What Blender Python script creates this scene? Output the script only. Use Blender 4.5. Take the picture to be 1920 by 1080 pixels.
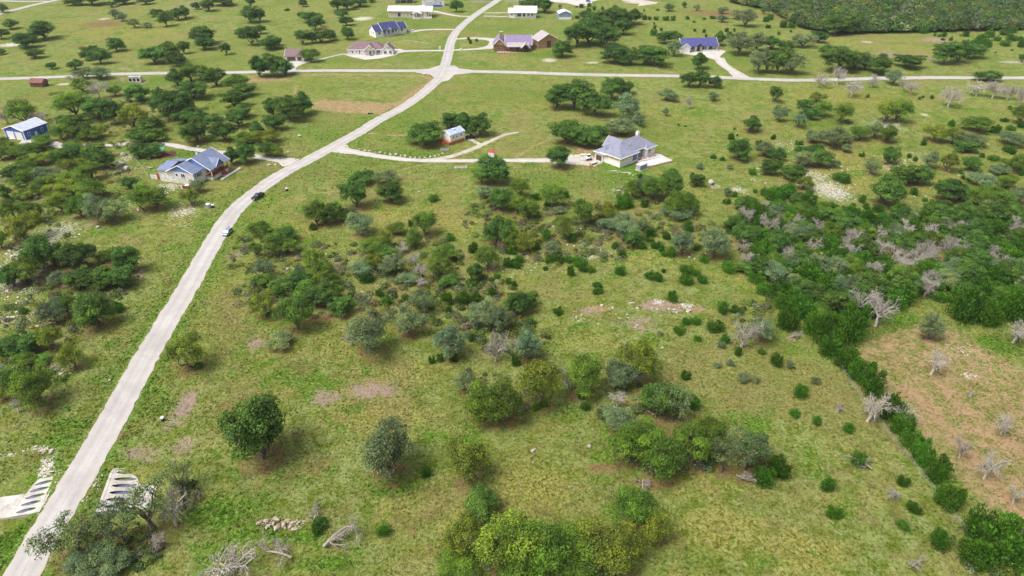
import bpy, bmesh, math, random
import numpy as np

# ------------------------------------------------------------------ camera, sky, sun, exposure
for o in list(bpy.data.objects):
    bpy.data.objects.remove(o)
sc = bpy.context.scene
C = sc.collection
F, TH, HC = 1280.0, math.radians(31.7), 100.0        # focal length in photo pixels, pitch down, drone height
cam_d = bpy.data.cameras.new("camera")
cam_d.sensor_width = 36.0
cam_d.lens = F / 1920 * 36
cam_d.clip_start = 1.0
cam_d.clip_end = 9000
cam = bpy.data.objects.new("camera", cam_d)
cam.location = (0, 0, HC)
cam.rotation_euler = (math.pi / 2 - TH, 0, 0)
C.objects.link(cam)
sc.camera = cam

SUN_EL, SUN_AZ = math.radians(60), math.radians(-118)   # azimuth from +Y towards +X
world = bpy.data.worlds.new("World")
sc.world = world
world.use_nodes = True
wn = world.node_tree.nodes
wl = world.node_tree.links
wn.clear()
sky = wn.new("ShaderNodeTexSky")
sky.sky_type = 'NISHITA'
sky.sun_disc = False
sky.sun_elevation = SUN_EL
sky.sun_rotation = SUN_AZ
sky.air_density = 1.0
sky.dust_density = 6.0
hsv = wn.new("ShaderNodeHueSaturation")               # thin overcast: the same sky, greyer
hsv.inputs['Saturation'].default_value = 0.45
bg = wn.new("ShaderNodeBackground")
bg.inputs['Strength'].default_value = 0.098
wo = wn.new("ShaderNodeOutputWorld")
wl.new(sky.outputs[0], hsv.inputs['Color'])
wl.new(hsv.outputs[0], bg.inputs[0])
wl.new(bg.outputs[0], wo.inputs[0])
sun_d = bpy.data.lights.new("sun", 'SUN')
sun_d.energy = 1.5
sun_d.angle = math.radians(26)
sun_d.color = (1.0, 0.96, 0.9)
sun = bpy.data.objects.new("sun", sun_d)
sun.rotation_euler = (math.pi / 2 - SUN_EL, 0, math.pi - SUN_AZ)
C.objects.link(sun)
vs = sc.view_settings
vs.view_transform = 'Standard'
vs.look = 'None'
vs.gamma = 1.0
vs.use_curve_mapping = False
vs.exposure = 0.88
sc.cycles.max_bounces = 6
sc.cycles.transparent_max_bounces = 4
sc.cycles.volume_bounces = 0

rng = np.random.default_rng(7)
R = random.Random(11)

# ------------------------------------------------------------------ surveying: photo pixel -> ground point
def G(px, py, z=0.0):
    u = (px - 960) / F
    v = (540 - py) / F
    dy = math.cos(TH) + v * math.sin(TH)
    dz = -math.sin(TH) + v * math.cos(TH)
    t = (HC - z) / -dz
    return (u * t, dy * t)

def view_at(px, py):
    """ground point, pixels per metre and depression angle there"""
    x, y = G(px, py)
    zc = y * math.cos(TH) + HC * math.sin(TH)
    return x, y, F / zc, math.atan2(HC, math.hypot(x, y))

def PL(pts):
    return [G(*p) for p in pts]

def smooth(pts, n=8):
    """Catmull-Rom through the points"""
    P = [np.array(p, float) for p in pts]
    P = [2 * P[0] - P[1]] + P + [2 * P[-1] - P[-2]]
    out = []
    for i in range(1, len(P) - 2):
        for k in range(n):
            t = k / n
            a, b, c, d = P[i - 1], P[i], P[i + 1], P[i + 2]
            out.append(0.5 * (2 * b + (c - a) * t + (2 * a - 5 * b + 4 * c - d) * t * t + (3 * b - a - 3 * c + d) * t ** 3))
    out.append(P[-2])
    return np.array(out)

MAIN = smooth(PL([(5, 1140), (38, 1080), (84, 1000), (200, 810), (282, 665), (355, 540), (392, 470), (437, 400), (485, 357), (530, 326), (575, 302),
                  (628, 273), (674, 248), (711, 225), (750, 205), (780, 185), (807, 162), (825, 143), (833, 125), (840, 100), (846, 77),
                  (857, 58), (887, 32), (925, 7), (960, -15), (1010, -40)]))
CROSS = smooth(PL([(-200, 158), (0, 150), (100, 147), (212, 141), (320, 137), (422, 134), (552, 132), (680, 132), (805, 131), (855, 132), (960, 134.5),
                   (1110, 138), (1260, 143), (1397, 148.5), (1515, 151.5), (1665, 148), (1777, 146), (1920, 148), (2150, 152)]))

def dist_poly(X, Y, pl):
    """distance of points to a polyline"""
    X = np.asarray(X, float)
    best = np.full(X.shape, 1e9)
    for (x0, y0), (x1, y1) in zip(pl[:-1], pl[1:]):
        dx, dy = x1 - x0, y1 - y0
        L2 = dx * dx + dy * dy + 1e-9
        t = np.clip(((X - x0) * dx + (Y - y0) * dy) / L2, 0, 1)
        best = np.minimum(best, np.hypot(X - x0 - t * dx, Y - y0 - t * dy))
    return best

def sstep(a, b, v):
    t = np.clip((v - a) / (b - a), 0, 1)
    return t * t * (3 - 2 * t)

DIPS = [(*G(28, 935), 8.0, 1.25), (*G(262, 925), 8.0, 1.25), (*G(250, 156), 9.0, 1.6)]
MAINC, CROSSC = MAIN[::4], CROSS[::4]

def zg(X, Y):
    """height of the ground: soft swells, and the dips in front of the culverts"""
    X = np.asarray(X, float); Y = np.asarray(Y, float)
    z = 0.35 * np.sin(X / 31 + 0.6) * np.sin(Y / 37 + 1.1) + 0.22 * np.sin(X / 17 - Y / 23) + 0.5 * np.sin(X / 90 + Y / 75)
    flat = sstep(40, 80, Y)
    z = z * flat
    for (cx, cy, r, d) in DIPS:
        q = np.hypot(X - cx, Y - cy)
        m = q < r * 1.6
        if np.any(m):
            w = 1 - sstep(r * 0.55, r * 1.5, q[m])
            dr = np.minimum(dist_poly(X[m], Y[m], MAINC), dist_poly(X[m], Y[m], CROSSC))
            z[m] -= d * w * sstep(3.4, 7.2, dr)
    return z

def zat(x, y):
    return float(zg(np.array([x]), np.array([y]))[0])

# ------------------------------------------------------------------ materials
class NT:
    def __init__(s, name):
        s.m = bpy.data.materials.new(name)
        s.m.use_nodes = True
        s.t = s.m.node_tree
        s.t.nodes.clear()
        s.out = s.n("ShaderNodeOutputMaterial")
    def n(s, typ, **kw):
        nd = s.t.nodes.new(typ)
        for k, v in kw.items():
            setattr(nd, k, v)
        return nd
    def l(s, a, b):
        s.t.links.new(a, b)
    def set(s, sock, v):
        if isinstance(v, bpy.types.NodeSocket):
            s.l(v, sock)
        elif isinstance(v, (tuple, list)) and len(v) == 3 and sock.type == 'RGBA':
            sock.default_value = (*v, 1)
        else:
            sock.default_value = v
    def noise(s, vec, scale, detail=3, rough=0.55, dist=0.0):
        nd = s.n("ShaderNodeTexNoise")
        s.l(vec, nd.inputs['Vector'])
        nd.inputs['Scale'].default_value = scale
        nd.inputs['Detail'].default_value = detail
        nd.inputs['Roughness'].default_value = rough
        nd.inputs['Distortion'].default_value = dist
        return nd.outputs['Fac']
    def math(s, op, a, b=0.0, c=0.0, clamp=False):
        nd = s.n("ShaderNodeMath", operation=op)
        nd.use_clamp = clamp
        s.set(nd.inputs[0], a); s.set(nd.inputs[1], b); s.set(nd.inputs[2], c)
        return nd.outputs[0]
    def step(s, v, a, b):
        nd = s.n("ShaderNodeMapRange", interpolation_type='SMOOTHSTEP')
        s.set(nd.inputs['Value'], v)
        nd.inputs['From Min'].default_value = a
        nd.inputs['From Max'].default_value = b
        return nd.outputs[0]
    def mix(s, f, a, b, blend='MIX'):
        nd = s.n("ShaderNodeMix", data_type='RGBA', blend_type=blend)
        s.set(nd.inputs['Factor'], f); s.set(nd.inputs['A'], a); s.set(nd.inputs['B'], b)
        return nd.outputs['Result']
    def attr(s, name):
        nd = s.n("ShaderNodeAttribute", attribute_name=name)
        return nd
    def pos(s):
        return s.n("ShaderNodeNewGeometry").outputs['Position']
    def obj(s):
        return s.n("ShaderNodeTexCoord").outputs['Object']
    def bsdf(s, col, rough=0.8, bump=None, bstr=0.3, bdist=0.05, metal=0.0, spec=0.3):
        p = s.n("ShaderNodeBsdfPrincipled")
        s.set(p.inputs['Base Color'], col)
        s.set(p.inputs['Roughness'], rough)
        p.inputs['Metallic'].default_value = metal
        p.inputs['Specular IOR Level'].default_value = spec
        if bump is not None:
            b = s.n("ShaderNodeBump")
            b.inputs['Strength'].default_value = bstr
            b.inputs['Distance'].default_value = bdist
            s.l(bump, b.inputs['Height'])
            s.l(b.outputs[0], p.inputs['Normal'])
        s.l(p.outputs[0], s.out.inputs[0])
        return s.m

MATS = {}
def mat(name, col, rough=0.75, var=0.18, scale=1.5, metal=0.0, spec=0.3):
    """plain weathered surface: base colour with blotches and a little relief"""
    if name in MATS:
        return MATS[name]
    t = NT(name)
    n1 = t.noise(t.obj(), scale, 4, 0.6)
    n2 = t.noise(t.obj(), scale * 9, 3, 0.6)
    k = t.math('ADD', t.math('MULTIPLY', n1, 0.65), t.math('MULTIPLY', n2, 0.35))
    lo = tuple(max(0, c * (1 - var * 1.6)) for c in col)
    hi = tuple(min(1, c * (1 + var)) for c in col)
    MATS[name] = t.bsdf(t.mix(t.step(k, 0.3, 0.7), lo, hi), rough, n2, 0.25, 0.02, metal, spec)
    return MATS[name]

def roof_mat(name, col, kind='shingle'):
    if name in MATS:
        return MATS[name]
    t = NT(name)
    w = t.n("ShaderNodeTexWave", wave_type='BANDS', bands_direction='X' if kind == 'metal' else 'Z')
    t.l(t.obj(), w.inputs['Vector'])
    w.inputs['Scale'].default_value = 0.8 if kind == 'metal' else 2.2
    w.inputs['Distortion'].default_value = 0.0 if kind == 'metal' else 1.5
    w.inputs['Detail'].default_value = 2
    n1 = t.noise(t.obj(), 0.7, 4, 0.6)
    n2 = t.noise(t.obj(), 7.0, 3, 0.6)
    k = t.math('ADD', t.math('MULTIPLY', n1, 0.6), t.math('MULTIPLY', n2, 0.4))
    c = t.mix(t.step(k, 0.25, 0.75), tuple(v * 0.72 for v in col), tuple(min(1, v * 1.22) for v in col))
    c = t.mix(t.math('MULTIPLY', t.step(w.outputs['Fac'], 0.75, 1.0), 0.22), c, tuple(v * 0.45 for v in col))
    MATS[name] = t.bsdf(c, 0.55 if kind == 'metal' else 0.85, w.outputs['Fac'], 0.4, 0.03, 0.0, 0.4 if kind == 'metal' else 0.2)
    return MATS[name]

def brick_mat(name, col, mortar, scale=1.2):
    if name in MATS:
        return MATS[name]
    t = NT(name)
    v = t.n("ShaderNodeTexVoronoi", feature='DISTANCE_TO_EDGE')
    t.l(t.obj(), v.inputs['Vector']); v.inputs['Scale'].default_value = scale
    v2 = t.n("ShaderNodeTexVoronoi")
    t.l(t.obj(), v2.inputs['Vector']); v2.inputs['Scale'].default_value = scale
    n = t.noise(t.obj(), 3.0, 3)
    c = t.mix(t.step(v2.outputs['Color'], 0.1, 0.9), tuple(x * 0.75 for x in col), tuple(min(1, x * 1.25) for x in col))
    c = t.mix(t.math('MULTIPLY', n, 0.3), c, tuple(x * 0.6 for x in col))
    c = t.mix(t.step(v.outputs['Distance'], 0.06, 0.0), c, mortar)
    MATS[name] = t.bsdf(c, 0.85, v.outputs['Distance'], 0.4, 0.04)
    return MATS[name]

def ground_mat():
    t = NT("grassland")
    P = t.pos()
    big = t.noise(P, 0.018, 4, 0.55)
    mid = t.noise(P, 0.11, 4, 0.6, 0.4)
    mid2 = t.noise(P, 0.31, 4, 0.6, 0.3)
    clump = t.noise(P, 1.7, 5, 0.68, 0.5)
    fine = t.noise(P, 4.3, 4, 0.7)
    a = t.attr("zone_a"); b = t.attr("zone_b")
    sa = t.n("ShaderNodeSeparateColor"); t.l(a.outputs['Color'], sa.inputs[0])
    sb = t.n("ShaderNodeSeparateColor"); t.l(b.outputs['Color'], sb.inputs[0])
    dirt, lush, dry = sa.outputs[0], sa.outputs[1], sa.outputs[2]
    rock, litter, pink = sb.outputs[0], sb.outputs[1], sb.outputs[2]
    wide = t.noise(P, 0.048, 5, 0.62, 0.7)
    wide2 = t.noise(P, 0.075, 5, 0.65, 0.9)
    dry = t.math('MAXIMUM', dry, t.math('MULTIPLY', t.step(wide, 0.54, 0.70), 0.55))
    litter = t.math('MAXIMUM', litter, t.math('MULTIPLY', t.step(wide2, 0.52, 0.68), 0.50))
    lush = t.math('MAXIMUM', lush, t.math('MULTIPLY', t.step(wide2, 0.50, 0.36), 0.75))
    olive, sage, straw, green, dark = (0.132, 0.182, 0.018), (0.245, 0.292, 0.086), (0.33, 0.285, 0.085), (0.068, 0.160, 0.008), (0.030, 0.052, 0.007)
    c = t.mix(t.step(mid2, 0.36, 0.62), olive, sage)
    c = t.mix(t.math('MULTIPLY', t.step(mid, 0.47, 0.70), 0.5), c, straw)
    c = t.mix(t.math('MULTIPLY', t.step(big, 0.42, 0.62), 0.4), c, (0.185, 0.215, 0.03))
    c = t.mix(t.step(t.math('ADD', dry, t.math('MULTIPLY', t.math('SUBTRACT', mid2, 0.5), 1.6)), 0.15, 0.85), c, t.mix(t.step(clump, 0.35, 0.65), (0.19, 0.20, 0.026), (0.345, 0.325, 0.095)))
    c = t.mix(t.step(t.math('ADD', lush, t.math('MULTIPLY', t.math('SUBTRACT', mid2, 0.5), 1.6)), 0.2, 0.9), c, t.mix(t.step(clump, 0.35, 0.68), green, (0.14, 0.255, 0.025)))
    # dark gaps between the tussocks, bleached tips on top of them
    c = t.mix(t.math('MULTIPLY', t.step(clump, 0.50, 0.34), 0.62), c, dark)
    c = t.mix(t.math('MULTIPLY', t.step(clump, 0.52, 0.66), 0.5), c, (0.36, 0.385, 0.19))
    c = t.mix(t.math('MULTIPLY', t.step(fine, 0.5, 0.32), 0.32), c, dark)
    def lay(col, m, noise_, amount, lo, hi, c2):
        f = t.step(t.math('ADD', m, t.math('MULTIPLY', t.math('SUBTRACT', noise_, 0.5), amount)), lo, hi)
        return t.mix(f, col, c2)
    # broad tired-brown and pale swathes of the sward itself
    tone = t.noise(P, 0.026, 6, 0.6, 1.2)
    c = t.mix(t.math('MULTIPLY', t.step(tone, 0.50, 0.66), 0.6), c, t.mix(t.step(clump, .35, .65), (0.17, 0.145, 0.045), (0.30, 0.265, 0.105)))
    c = t.mix(t.math('MULTIPLY', t.step(t.noise(P, 0.14, 5, 0.62, 1.0), 0.52, 0.68), 0.45), c, (0.175, 0.135, 0.055))
    c = t.mix(t.math('MULTIPLY', t.step(tone, 0.46, 0.32), 0.45), c, (0.10, 0.155, 0.02))
    patchn = t.noise(P, 0.45, 6, 0.72, 0.8)
    mixn = t.math('ADD', t.math('MULTIPLY', clump, 0.35), t.math('MULTIPLY', patchn, 0.65))
    lit = t.mix(t.step(fine, 0.3, 0.7), (0.14, 0.09, 0.04), (0.29, 0.185, 0.09))
    c = lay(c, litter, mixn, 3.2, 0.38, 1.0, lit)
    drt = t.mix(t.step(mixn, 0.3, 0.7), (0.29, 0.18, 0.09), (0.42, 0.295, 0.172))
    drt = t.mix(t.math('MULTIPLY', t.step(fine, 0.45, 0.8), 0.25), drt, (0.50, 0.38, 0.25))
    c = lay(c, dirt, mixn, 2.8, 0.25, 0.85, drt)
    pk = t.mix(t.step(fine, 0.3, 0.7), (0.235, 0.165, 0.125), (0.40, 0.305, 0.245))
    c = lay(c, pink, mixn, 4.4, 0.45, 1.0, pk)
    rk = t.mix(t.step(fine, 0.3, 0.7), (0.45, 0.39, 0.31), (0.78, 0.74, 0.68))
    c = lay(c, rock, t.math('ADD', t.math('MULTIPLY', clump, 0.7), t.math('MULTIPLY', fine, 0.3)), 3.4, 0.6, 1.0, rk)
    h = t.math('ADD', t.math('MULTIPLY', clump, 0.7), t.math('MULTIPLY', fine, 0.3))
    return t.bsdf(c, 0.95, h, 1.0, 0.6, 0, 0.08)

def leaf_mat(name="foliage", trans=0.25):
    t = NT(name)
    oi = t.n("ShaderNodeObjectInfo")
    a = t.attr("leaf")
    s = t.n("ShaderNodeSeparateColor"); t.l(a.outputs['Color'], s.inputs[0])
    tint = t.attr("tint")
    k = t.math('ADD', 0.22, t.math('ADD', t.math('MULTIPLY', s.outputs[0], 0.85), t.math('MULTIPLY', s.outputs[1], 0.6)))
    c = t.mix(1.0, oi.outputs['Color'], tint.outputs['Color'], 'MULTIPLY')
    warm = t.mix(1.0, c, (1.32, 1.16, 0.75), 'MULTIPLY')
    c = t.mix(t.math('MULTIPLY', t.step(s.outputs[1], 0.45, 1.0), 0.6), c, warm)
    nd = t.n("ShaderNodeVectorMath", operation='SCALE')
    t.l(c, nd.inputs[0]); t.l(k, nd.inputs['Scale'])
    d = t.n("ShaderNodeBsdfDiffuse"); t.l(nd.outputs[0], d.inputs[0])
    tr = t.n("ShaderNodeBsdfTranslucent"); t.l(nd.outputs[0], tr.inputs[0])
    g = t.n("ShaderNodeBsdfGlossy"); g.inputs['Roughness'].default_value = 0.55
    g.inputs[0].default_value = (0.5, 0.5, 0.5, 1)
    mx = t.n("ShaderNodeMixShader"); mx.inputs[0].default_value = trans
    t.l(d.outputs[0], mx.inputs[1]); t.l(tr.outputs[0], mx.inputs[2])
    m2 = t.n("ShaderNodeMixShader"); m2.inputs[0].default_value = 0.03
    t.l(mx.outputs[0], m2.inputs[1]); t.l(g.outputs[0], m2.inputs[2])
    t.l(m2.outputs[0], t.out.inputs[0])
    return t.m

M_GROUND = ground_mat()
M_LEAF = leaf_mat()
def bark_mat(name, lo, hi):
    t = NT(name)
    n = t.noise(t.obj(), 3.0, 4, 0.65)
    oi = t.n("ShaderNodeObjectInfo")
    c = t.mix(t.step(n, 0.3, 0.7), lo, hi)
    c = t.mix(1.0, c, oi.outputs['Color'], 'MULTIPLY')
    return t.bsdf(c, 0.9, n, 0.5, 0.05)
M_BARK = bark_mat("oak_bark", (0.075, 0.06, 0.048), (0.21, 0.18, 0.15))
M_DEAD = bark_mat("weathered_wood", (0.33, 0.30, 0.262), (0.60, 0.56, 0.50))

# ------------------------------------------------------------------ mesh helpers
class MB:
    def __init__(s):
        s.v, s.f = [], []
    def add(s, vs, fs):
        o = len(s.v)
        s.v += [tuple(map(float, v)) for v in vs]
        s.f += [tuple(i + o for i in f) for f in fs]
        return s
    def box(s, x0, x1, y0, y1, z0, z1):
        vs = [(x, y, z) for z in (z0, z1) for y in (y0, y1) for x in (x0, x1)]
        return s.add(vs, [(0, 2, 3, 1), (4, 5, 7, 6), (0, 1, 5, 4), (2, 6, 7, 3), (0, 4, 6, 2), (1, 3, 7, 5)])
    def prism(s, poly, z0, z1):
        n = len(poly)
        vs = [(x, y, z0) for x, y in poly] + [(x, y, z1) for x, y in poly]
        fs = [tuple(range(n - 1, -1, -1)), tuple(range(n, 2 * n))] + [(i, (i + 1) % n, n + (i + 1) % n, n + i) for i in range(n)]
        return s.add(vs, fs)
    def extr(s, poly, axis, a, b):
        """polygon in the two other axes, extruded along axis from a to b"""
        def p(u, v, w):
            return (w, u, v) if axis == 'x' else (u, w, v)
        n = len(poly)
        vs = [p(u, v, a) for u, v in poly] + [p(u, v, b) for u, v in poly]
        fs = [tuple(range(n)), tuple(range(2 * n - 1, n - 1, -1))] + [(i, n + i, n + (i + 1) % n, (i + 1) % n) for i in range(n)]
        return s.add(vs, fs)
    def slab(s, quad, th):
        """a polygon in space thickened downwards"""
        n = len(quad)
        vs = [tuple(q) for q in quad] + [(q[0], q[1], q[2] - th) for q in quad]
        fs = [tuple(range(n)), tuple(range(2 * n - 1, n - 1, -1))] + [(i, n + i, n + (i + 1) % n, (i + 1) % n) for i in range(n)]
        return s.add(vs, fs)
    def tube(s, p0, p1, r0, r1, n=6):
        p0, p1 = np.array(p0, float), np.array(p1, float)
        d = p1 - p0
        d /= np.linalg.norm(d) + 1e-9
        a = np.cross(d, (0, 0, 1) if abs(d[2]) < 0.9 else (1, 0, 0)); a /= np.linalg.norm(a)
        b = np.cross(d, a)
        vs, fs = [], []
        for p, r in ((p0, r0), (p1, r1)):
            for i in range(n):
                w = 2 * math.pi * i / n
                vs.append(p + (a * math.cos(w) + b * math.sin(w)) * r)
        for i in range(n):
            j = (i + 1) % n
            fs.append((i, j, n + j, n + i))
        fs.append(tuple(range(n - 1, -1, -1))); fs.append(tuple(range(n, 2 * n)))
        return s.add(vs, fs)
    def mesh(s, name, m=None):
        me = bpy.data.meshes.new(name)
        me.from_pydata(s.v, [], s.f)
        bm = bmesh.new(); bm.from_mesh(me)
        bmesh.ops.recalc_face_normals(bm, faces=bm.faces)
        bm.to_mesh(me); bm.free()
        if m:
            me.materials.append(m)
        return me
    def obj(s, name, m, parent=None, bevel=0.0):
        o = bpy.data.objects.new(name, s.mesh(name, m))
        C.objects.link(o)
        if parent:
            o.parent = parent
        if bevel:
            md = o.modifiers.new("bevel", 'BEVEL')
            md.width = bevel; md.segments = 2; md.limit_method = 'ANGLE'
        return o

def tag(o, label, cat, group=None):
    o["label"] = label
    o["category"] = cat
    if group:
        o["group"] = group
    return o

def thing(name, label, cat, loc=(0, 0, 0), rz=0.0, group=None):
    o = bpy.data.objects.new(name, None)
    o.empty_display_size = 0.5
    C.objects.link(o)
    o.location = loc
    o.rotation_euler = (0, 0, rz)
    return tag(o, label, cat, group)

def struct(o, kind="structure"):
    o["kind"] = kind
    return o

def raw_mesh(name, V, Fq, m, attrs=None):
    """numpy mesh: V (n,3), Fq (k,3|4); attrs name -> (n,4) colours"""
    me = bpy.data.meshes.new(name)
    V = np.asarray(V, np.float32); Fq = np.asarray(Fq, np.int32)
    k, w = Fq.shape
    me.vertices.add(len(V)); me.vertices.foreach_set("co", V.ravel())
    me.loops.add(k * w); me.loops.foreach_set("vertex_index", Fq.ravel())
    me.polygons.add(k)
    me.polygons.foreach_set("loop_start", np.arange(0, k * w, w, dtype=np.int32))
    me.update(calc_edges=True)
    for nm, A in (attrs or {}).items():
        at = me.color_attributes.new(nm, 'FLOAT_COLOR', 'POINT')
        at.data.foreach_set("color", np.asarray(A, np.float32).ravel())
    if m:
        me.materials.append(m)
    return me

def link(name, me, parent=None):
    o = bpy.data.objects.new(name, me)
    C.objects.link(o)
    if parent:
        o.parent = parent
    return o

# ------------------------------------------------------------------ where the vegetation stands (photo boxes: kind, centre x, foot y, width, height)
# O live oak, G olive-green elm, Y yellowing elm, S grey-green oak, J juniper bush, D dead tree
TREES = []
def T(ox, oy, txt, s=4.0):
    for e in txt.split(';'):
        e = e.split()
        if e:
            TREES.append((e[0], ox + float(e[1]) / s, oy + float(e[2]) / s, float(e[3]) / s, float(e[4]) / s))
T(0, 0, """O 30 95 80 60;O 90 222 110 70;O 330 295 180 130;O 205 360 150 105;O 270 440 110 60;O 20 300 90 75;O 15 415 70 40;O 395 522 70 45;
O 575 525 110 70;O 655 455 75 65;O 700 440 110 90;O 760 480 130 110;O 880 380 115 95;O 1170 475 190 110;O 1290 470 160 145;O 1330 500 110 110;
O 1385 400 80 85;O 1530 325 190 125;O 1540 370 130 85;O 1700 410 70 90;S 870 140 80 70;S 920 155 80 60;S 1010 200 85 65;S 1105 200 80 40;
O 1200 150 100 80;O 1250 190 100 100;O 1335 145 100 80;O 1390 130 90 85;O 560 35 120 45;O 700 30 160 40;O 840 45 60 40;O 930 25 130 35;O 1100 25 100 30;
O 1475 70 60 50;O 1565 80 100 75;O 1680 40 150 50;O 1885 50 70 80;O 1880 165 130 110;O 1800 275 90 60;O 1890 340 120 130;S 640 600 130 75;S 770 600 140 85;
D 340 655 100 60;D 750 740 180 160;D 560 655 90 90;G 625 700 130 100;G 570 890 230 190;O 750 900 180 150;O 870 940 150 180;O 1050 760 180 120;
G 870 720 100 70;O 1200 720 60 80;O 1330 640 140 120;G 1430 600 150 120;G 1520 600 130 110;O 1620 640 140 130;O 1240 870 200 180;O 1360 890 220 200;
O 1460 740 200 120;G 1780 680 180 110;O 1840 720 140 90;O 1760 800 170 110;Y 1030 980 200 180;O 1140 1000 170 110;O 1040 1075 150 90;O 1130 1080 170 100;
O 1450 920 200 100;O 1480 1070 200 170;O 1620 960 150 100;O 1690 1060 160 140;O 1790 950 130 110;O 1820 880 150 90;G 1850 1080 160 70;
G 190 940 190 180;D 60 930 130 130;D 300 940 170 130;G 600 1000 250 110;G 480 1060 140 110;G 600 1060 150 100;G 690 1070 140 90;Y 770 1040 90 80;G 335 1090 130 65;G 30 1095 100 55""")
T(480, 0, """O 35 570 130 160;O 135 565 150 150;O 225 560 130 110;O 30 160 90 90;O 35 250 80 60;O 10 310 60 80;O 115 365 150 85;O 170 340 50 60;O 355 48 60 55;
O 610 75 100 90;O 690 70 100 80;O 775 50 120 60;O 870 20 60 30;J 235 78 40 25;O 330 125 35 35;O 415 165 150 75;O 445 220 100 90;O 490 200 50 60;O 650 130 90 55;O 680 190 85 60;
O 690 290 95 85;O 350 330 90 100;O 420 320 70 80;O 490 315 110 90;O 560 300 80 80;G 410 455 130 90;O 1505 95 85 80;O 140 870 140 130;O 260 905 200 180;O 360 860 150 160;
O 140 980 150 110;O 20 1040 110 130;Y 100 1080 190 90;O 1465 950 130 110;O 1560 970 150 130;O 1680 1010 150 150;O 1275 1075 240 160;J 1595 300 25 30;J 1655 310 25 30;J 1610 325 30 30;O 1840 300 50 35""")
T(960, 0, """O 140 98 130 100;O 240 98 130 105;S 360 70 30 40;J 485 60 25 20;J 520 60 45 28;J 577 52 35 28;J 577 88 50 35;J 617 78 32 30;J 678 75 30 28;J 770 65 50 30;J 695 112 35 35;
J 930 98 40 35;J 990 90 20 15;J 1090 85 30 18;S 1175 90 80 60;O 1290 60 40 40;S 1385 85 50 45;S 1575 100 80 50;S 1745 200 160 120;S 1890 100 60 60;S 1570 165 80 50;
J 992 155 42 38;J 1030 155 30 28;J 1080 158 45 32;J 1155 158 60 36;J 1208 160 50 40;J 1313 150 34 30;J 1440 150 30 20;J 1505 142 50 20;J 1365 172 32 16;J 1065 190 20 20;
J 1068 222 28 25;J 1060 268 55 48;J 1117 235 28 30;J 1370 235 24 26;J 1438 246 28 28;J 1608 240 35 36;J 1665 238 25 24;J 1455 278 25 24;J 1905 165 50 40;J 1910 215 30 30;
O 560 155 130 60;J 490 142 40 30;O 740 220 170 140;O 810 215 170 130;O 890 190 150 100;O 600 260 170 120;O 690 260 170 120;O 480 360 160 160;O 560 340 200 150;O 680 355 210 150;O 830 270 120 110;
O 370 430 140 115;O 780 470 190 125;O 890 485 110 140;O 1000 470 130 120;O 1060 490 210 140;O 1140 325 110 85;O 1225 325 110 85;S 1215 425 125 120;O 1395 525 125 115;O 1320 655 110 100;O 1410 655 110 120;O 1520 660 90 80;
O 1548 345 95 100;O 1630 320 80 70;S 1690 415 200 160;S 1830 390 140 130;S 1840 550 160 180;S 1910 545 120 150;O 330 800 170 170;O 460 810 230 210;O 620 860 200 170;O 740 735 140 150;O 830 700 140 100;
S 860 890 220 180;S 810 1000 230 120;S 940 940 90 120;S 1160 750 110 90;S 1215 760 70 60;D 1320 810 80 110;S 1505 750 80 60;S 1150 860 50 70;O 1795 975 135 110;J 1250 930 25 15;
J 1300 940 25 12;J 1640 1030 60 45;J 1690 1010 20 20;J 1745 1050 40 30;J 1670 962 20 20;J 1860 1080 70 40;O 410 1075 210 160;O 520 1100 140 130;O 610 1100 190 150""")
T(1440, 0, """O 500 262 180 130;O 620 252 120 120;J 15 150 50 60;J 110 210 65 55;J 172 215 60 50;J 8 215 30 30;J 78 268 26 24;J 168 248 22 16;J 1160 248 70 35;J 1250 268 30 25;
J 1283 275 30 28;J 1310 300 30 25;J 1370 300 36 35;J 1320 270 45 45;J 1485 265 60 45;J 1443 262 20 15;J 1660 265 70 55;J 1682 272 35 25;J 1720 298 48 46;J 1820 295 75 45;
J 1770 250 100 40;J 1840 235 60 45;J 1890 295 70 40;J 1545 345 100 40;J 1600 310 140 60;J 1650 345 65 60;J 1772 333 85 40;J 1895 345 60 50;J 1480 330 70 35;J 1705 395 15 12;J 1832 376 20 12;
S 255 360 160 95;O 370 325 110 80;O 25 375 110 90;O 130 380 110 65;O 60 555 160 180;S 170 555 200 150;O 470 440 170 80;O 520 540 220 160;O 640 520 180 120;S 720 530 120 130;O 830 555 170 130;
O 1045 515 180 90;O 1310 485 160 160;O 1410 470 150 150;O 1510 430 170 100;O 1900 470 50 70;D 515 640 140 150;D 400 660 160 120;D 620 735 190 140;D 780 660 130 100;S 930 640 120 110;D 1005 690 90 110;
D 1070 710 140 110;D 1350 800 210 170;D 1560 720 200 130;D 1680 740 180 150;D 1790 750 160 140;D 1880 800 130 160;O 1635 610 150 70;G 50 765 110 110;Y 360 770 110 75;S 80 905 110 150;O 265 860 100 110;
O 310 895 100 90;G 395 875 120 110;S 225 950 110 120;G 545 920 140 140;Y 870 915 150 160;G 970 915 160 165;S 795 1025 110 120;G 680 1040 140 100;G 890 1055 150 120;Y 1245 1050 160 130;Y 1375 1070 110 130;
J 1370 945 60 50;G 1555 985 180 110;J 1700 998 90 60;J 1815 980 70 40;J 1770 915 60 30;J 1810 825 35 30;G 1870 930 120 130;S 1810 1090 180 100;S 1490 1090 200 100;S 490 1090 180 150;S 340 1060 140 90;
J 590 925 45 30;J 40 1035 45 40;S 580 1065 90 70;J 235 1080 70 40;J 1165 1080 50 40;J 1135 745 30 22;J 1160 735 30 20;J 745 738 30 28;J 1228 738 30 25;J 1890 960 60 60""")
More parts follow.
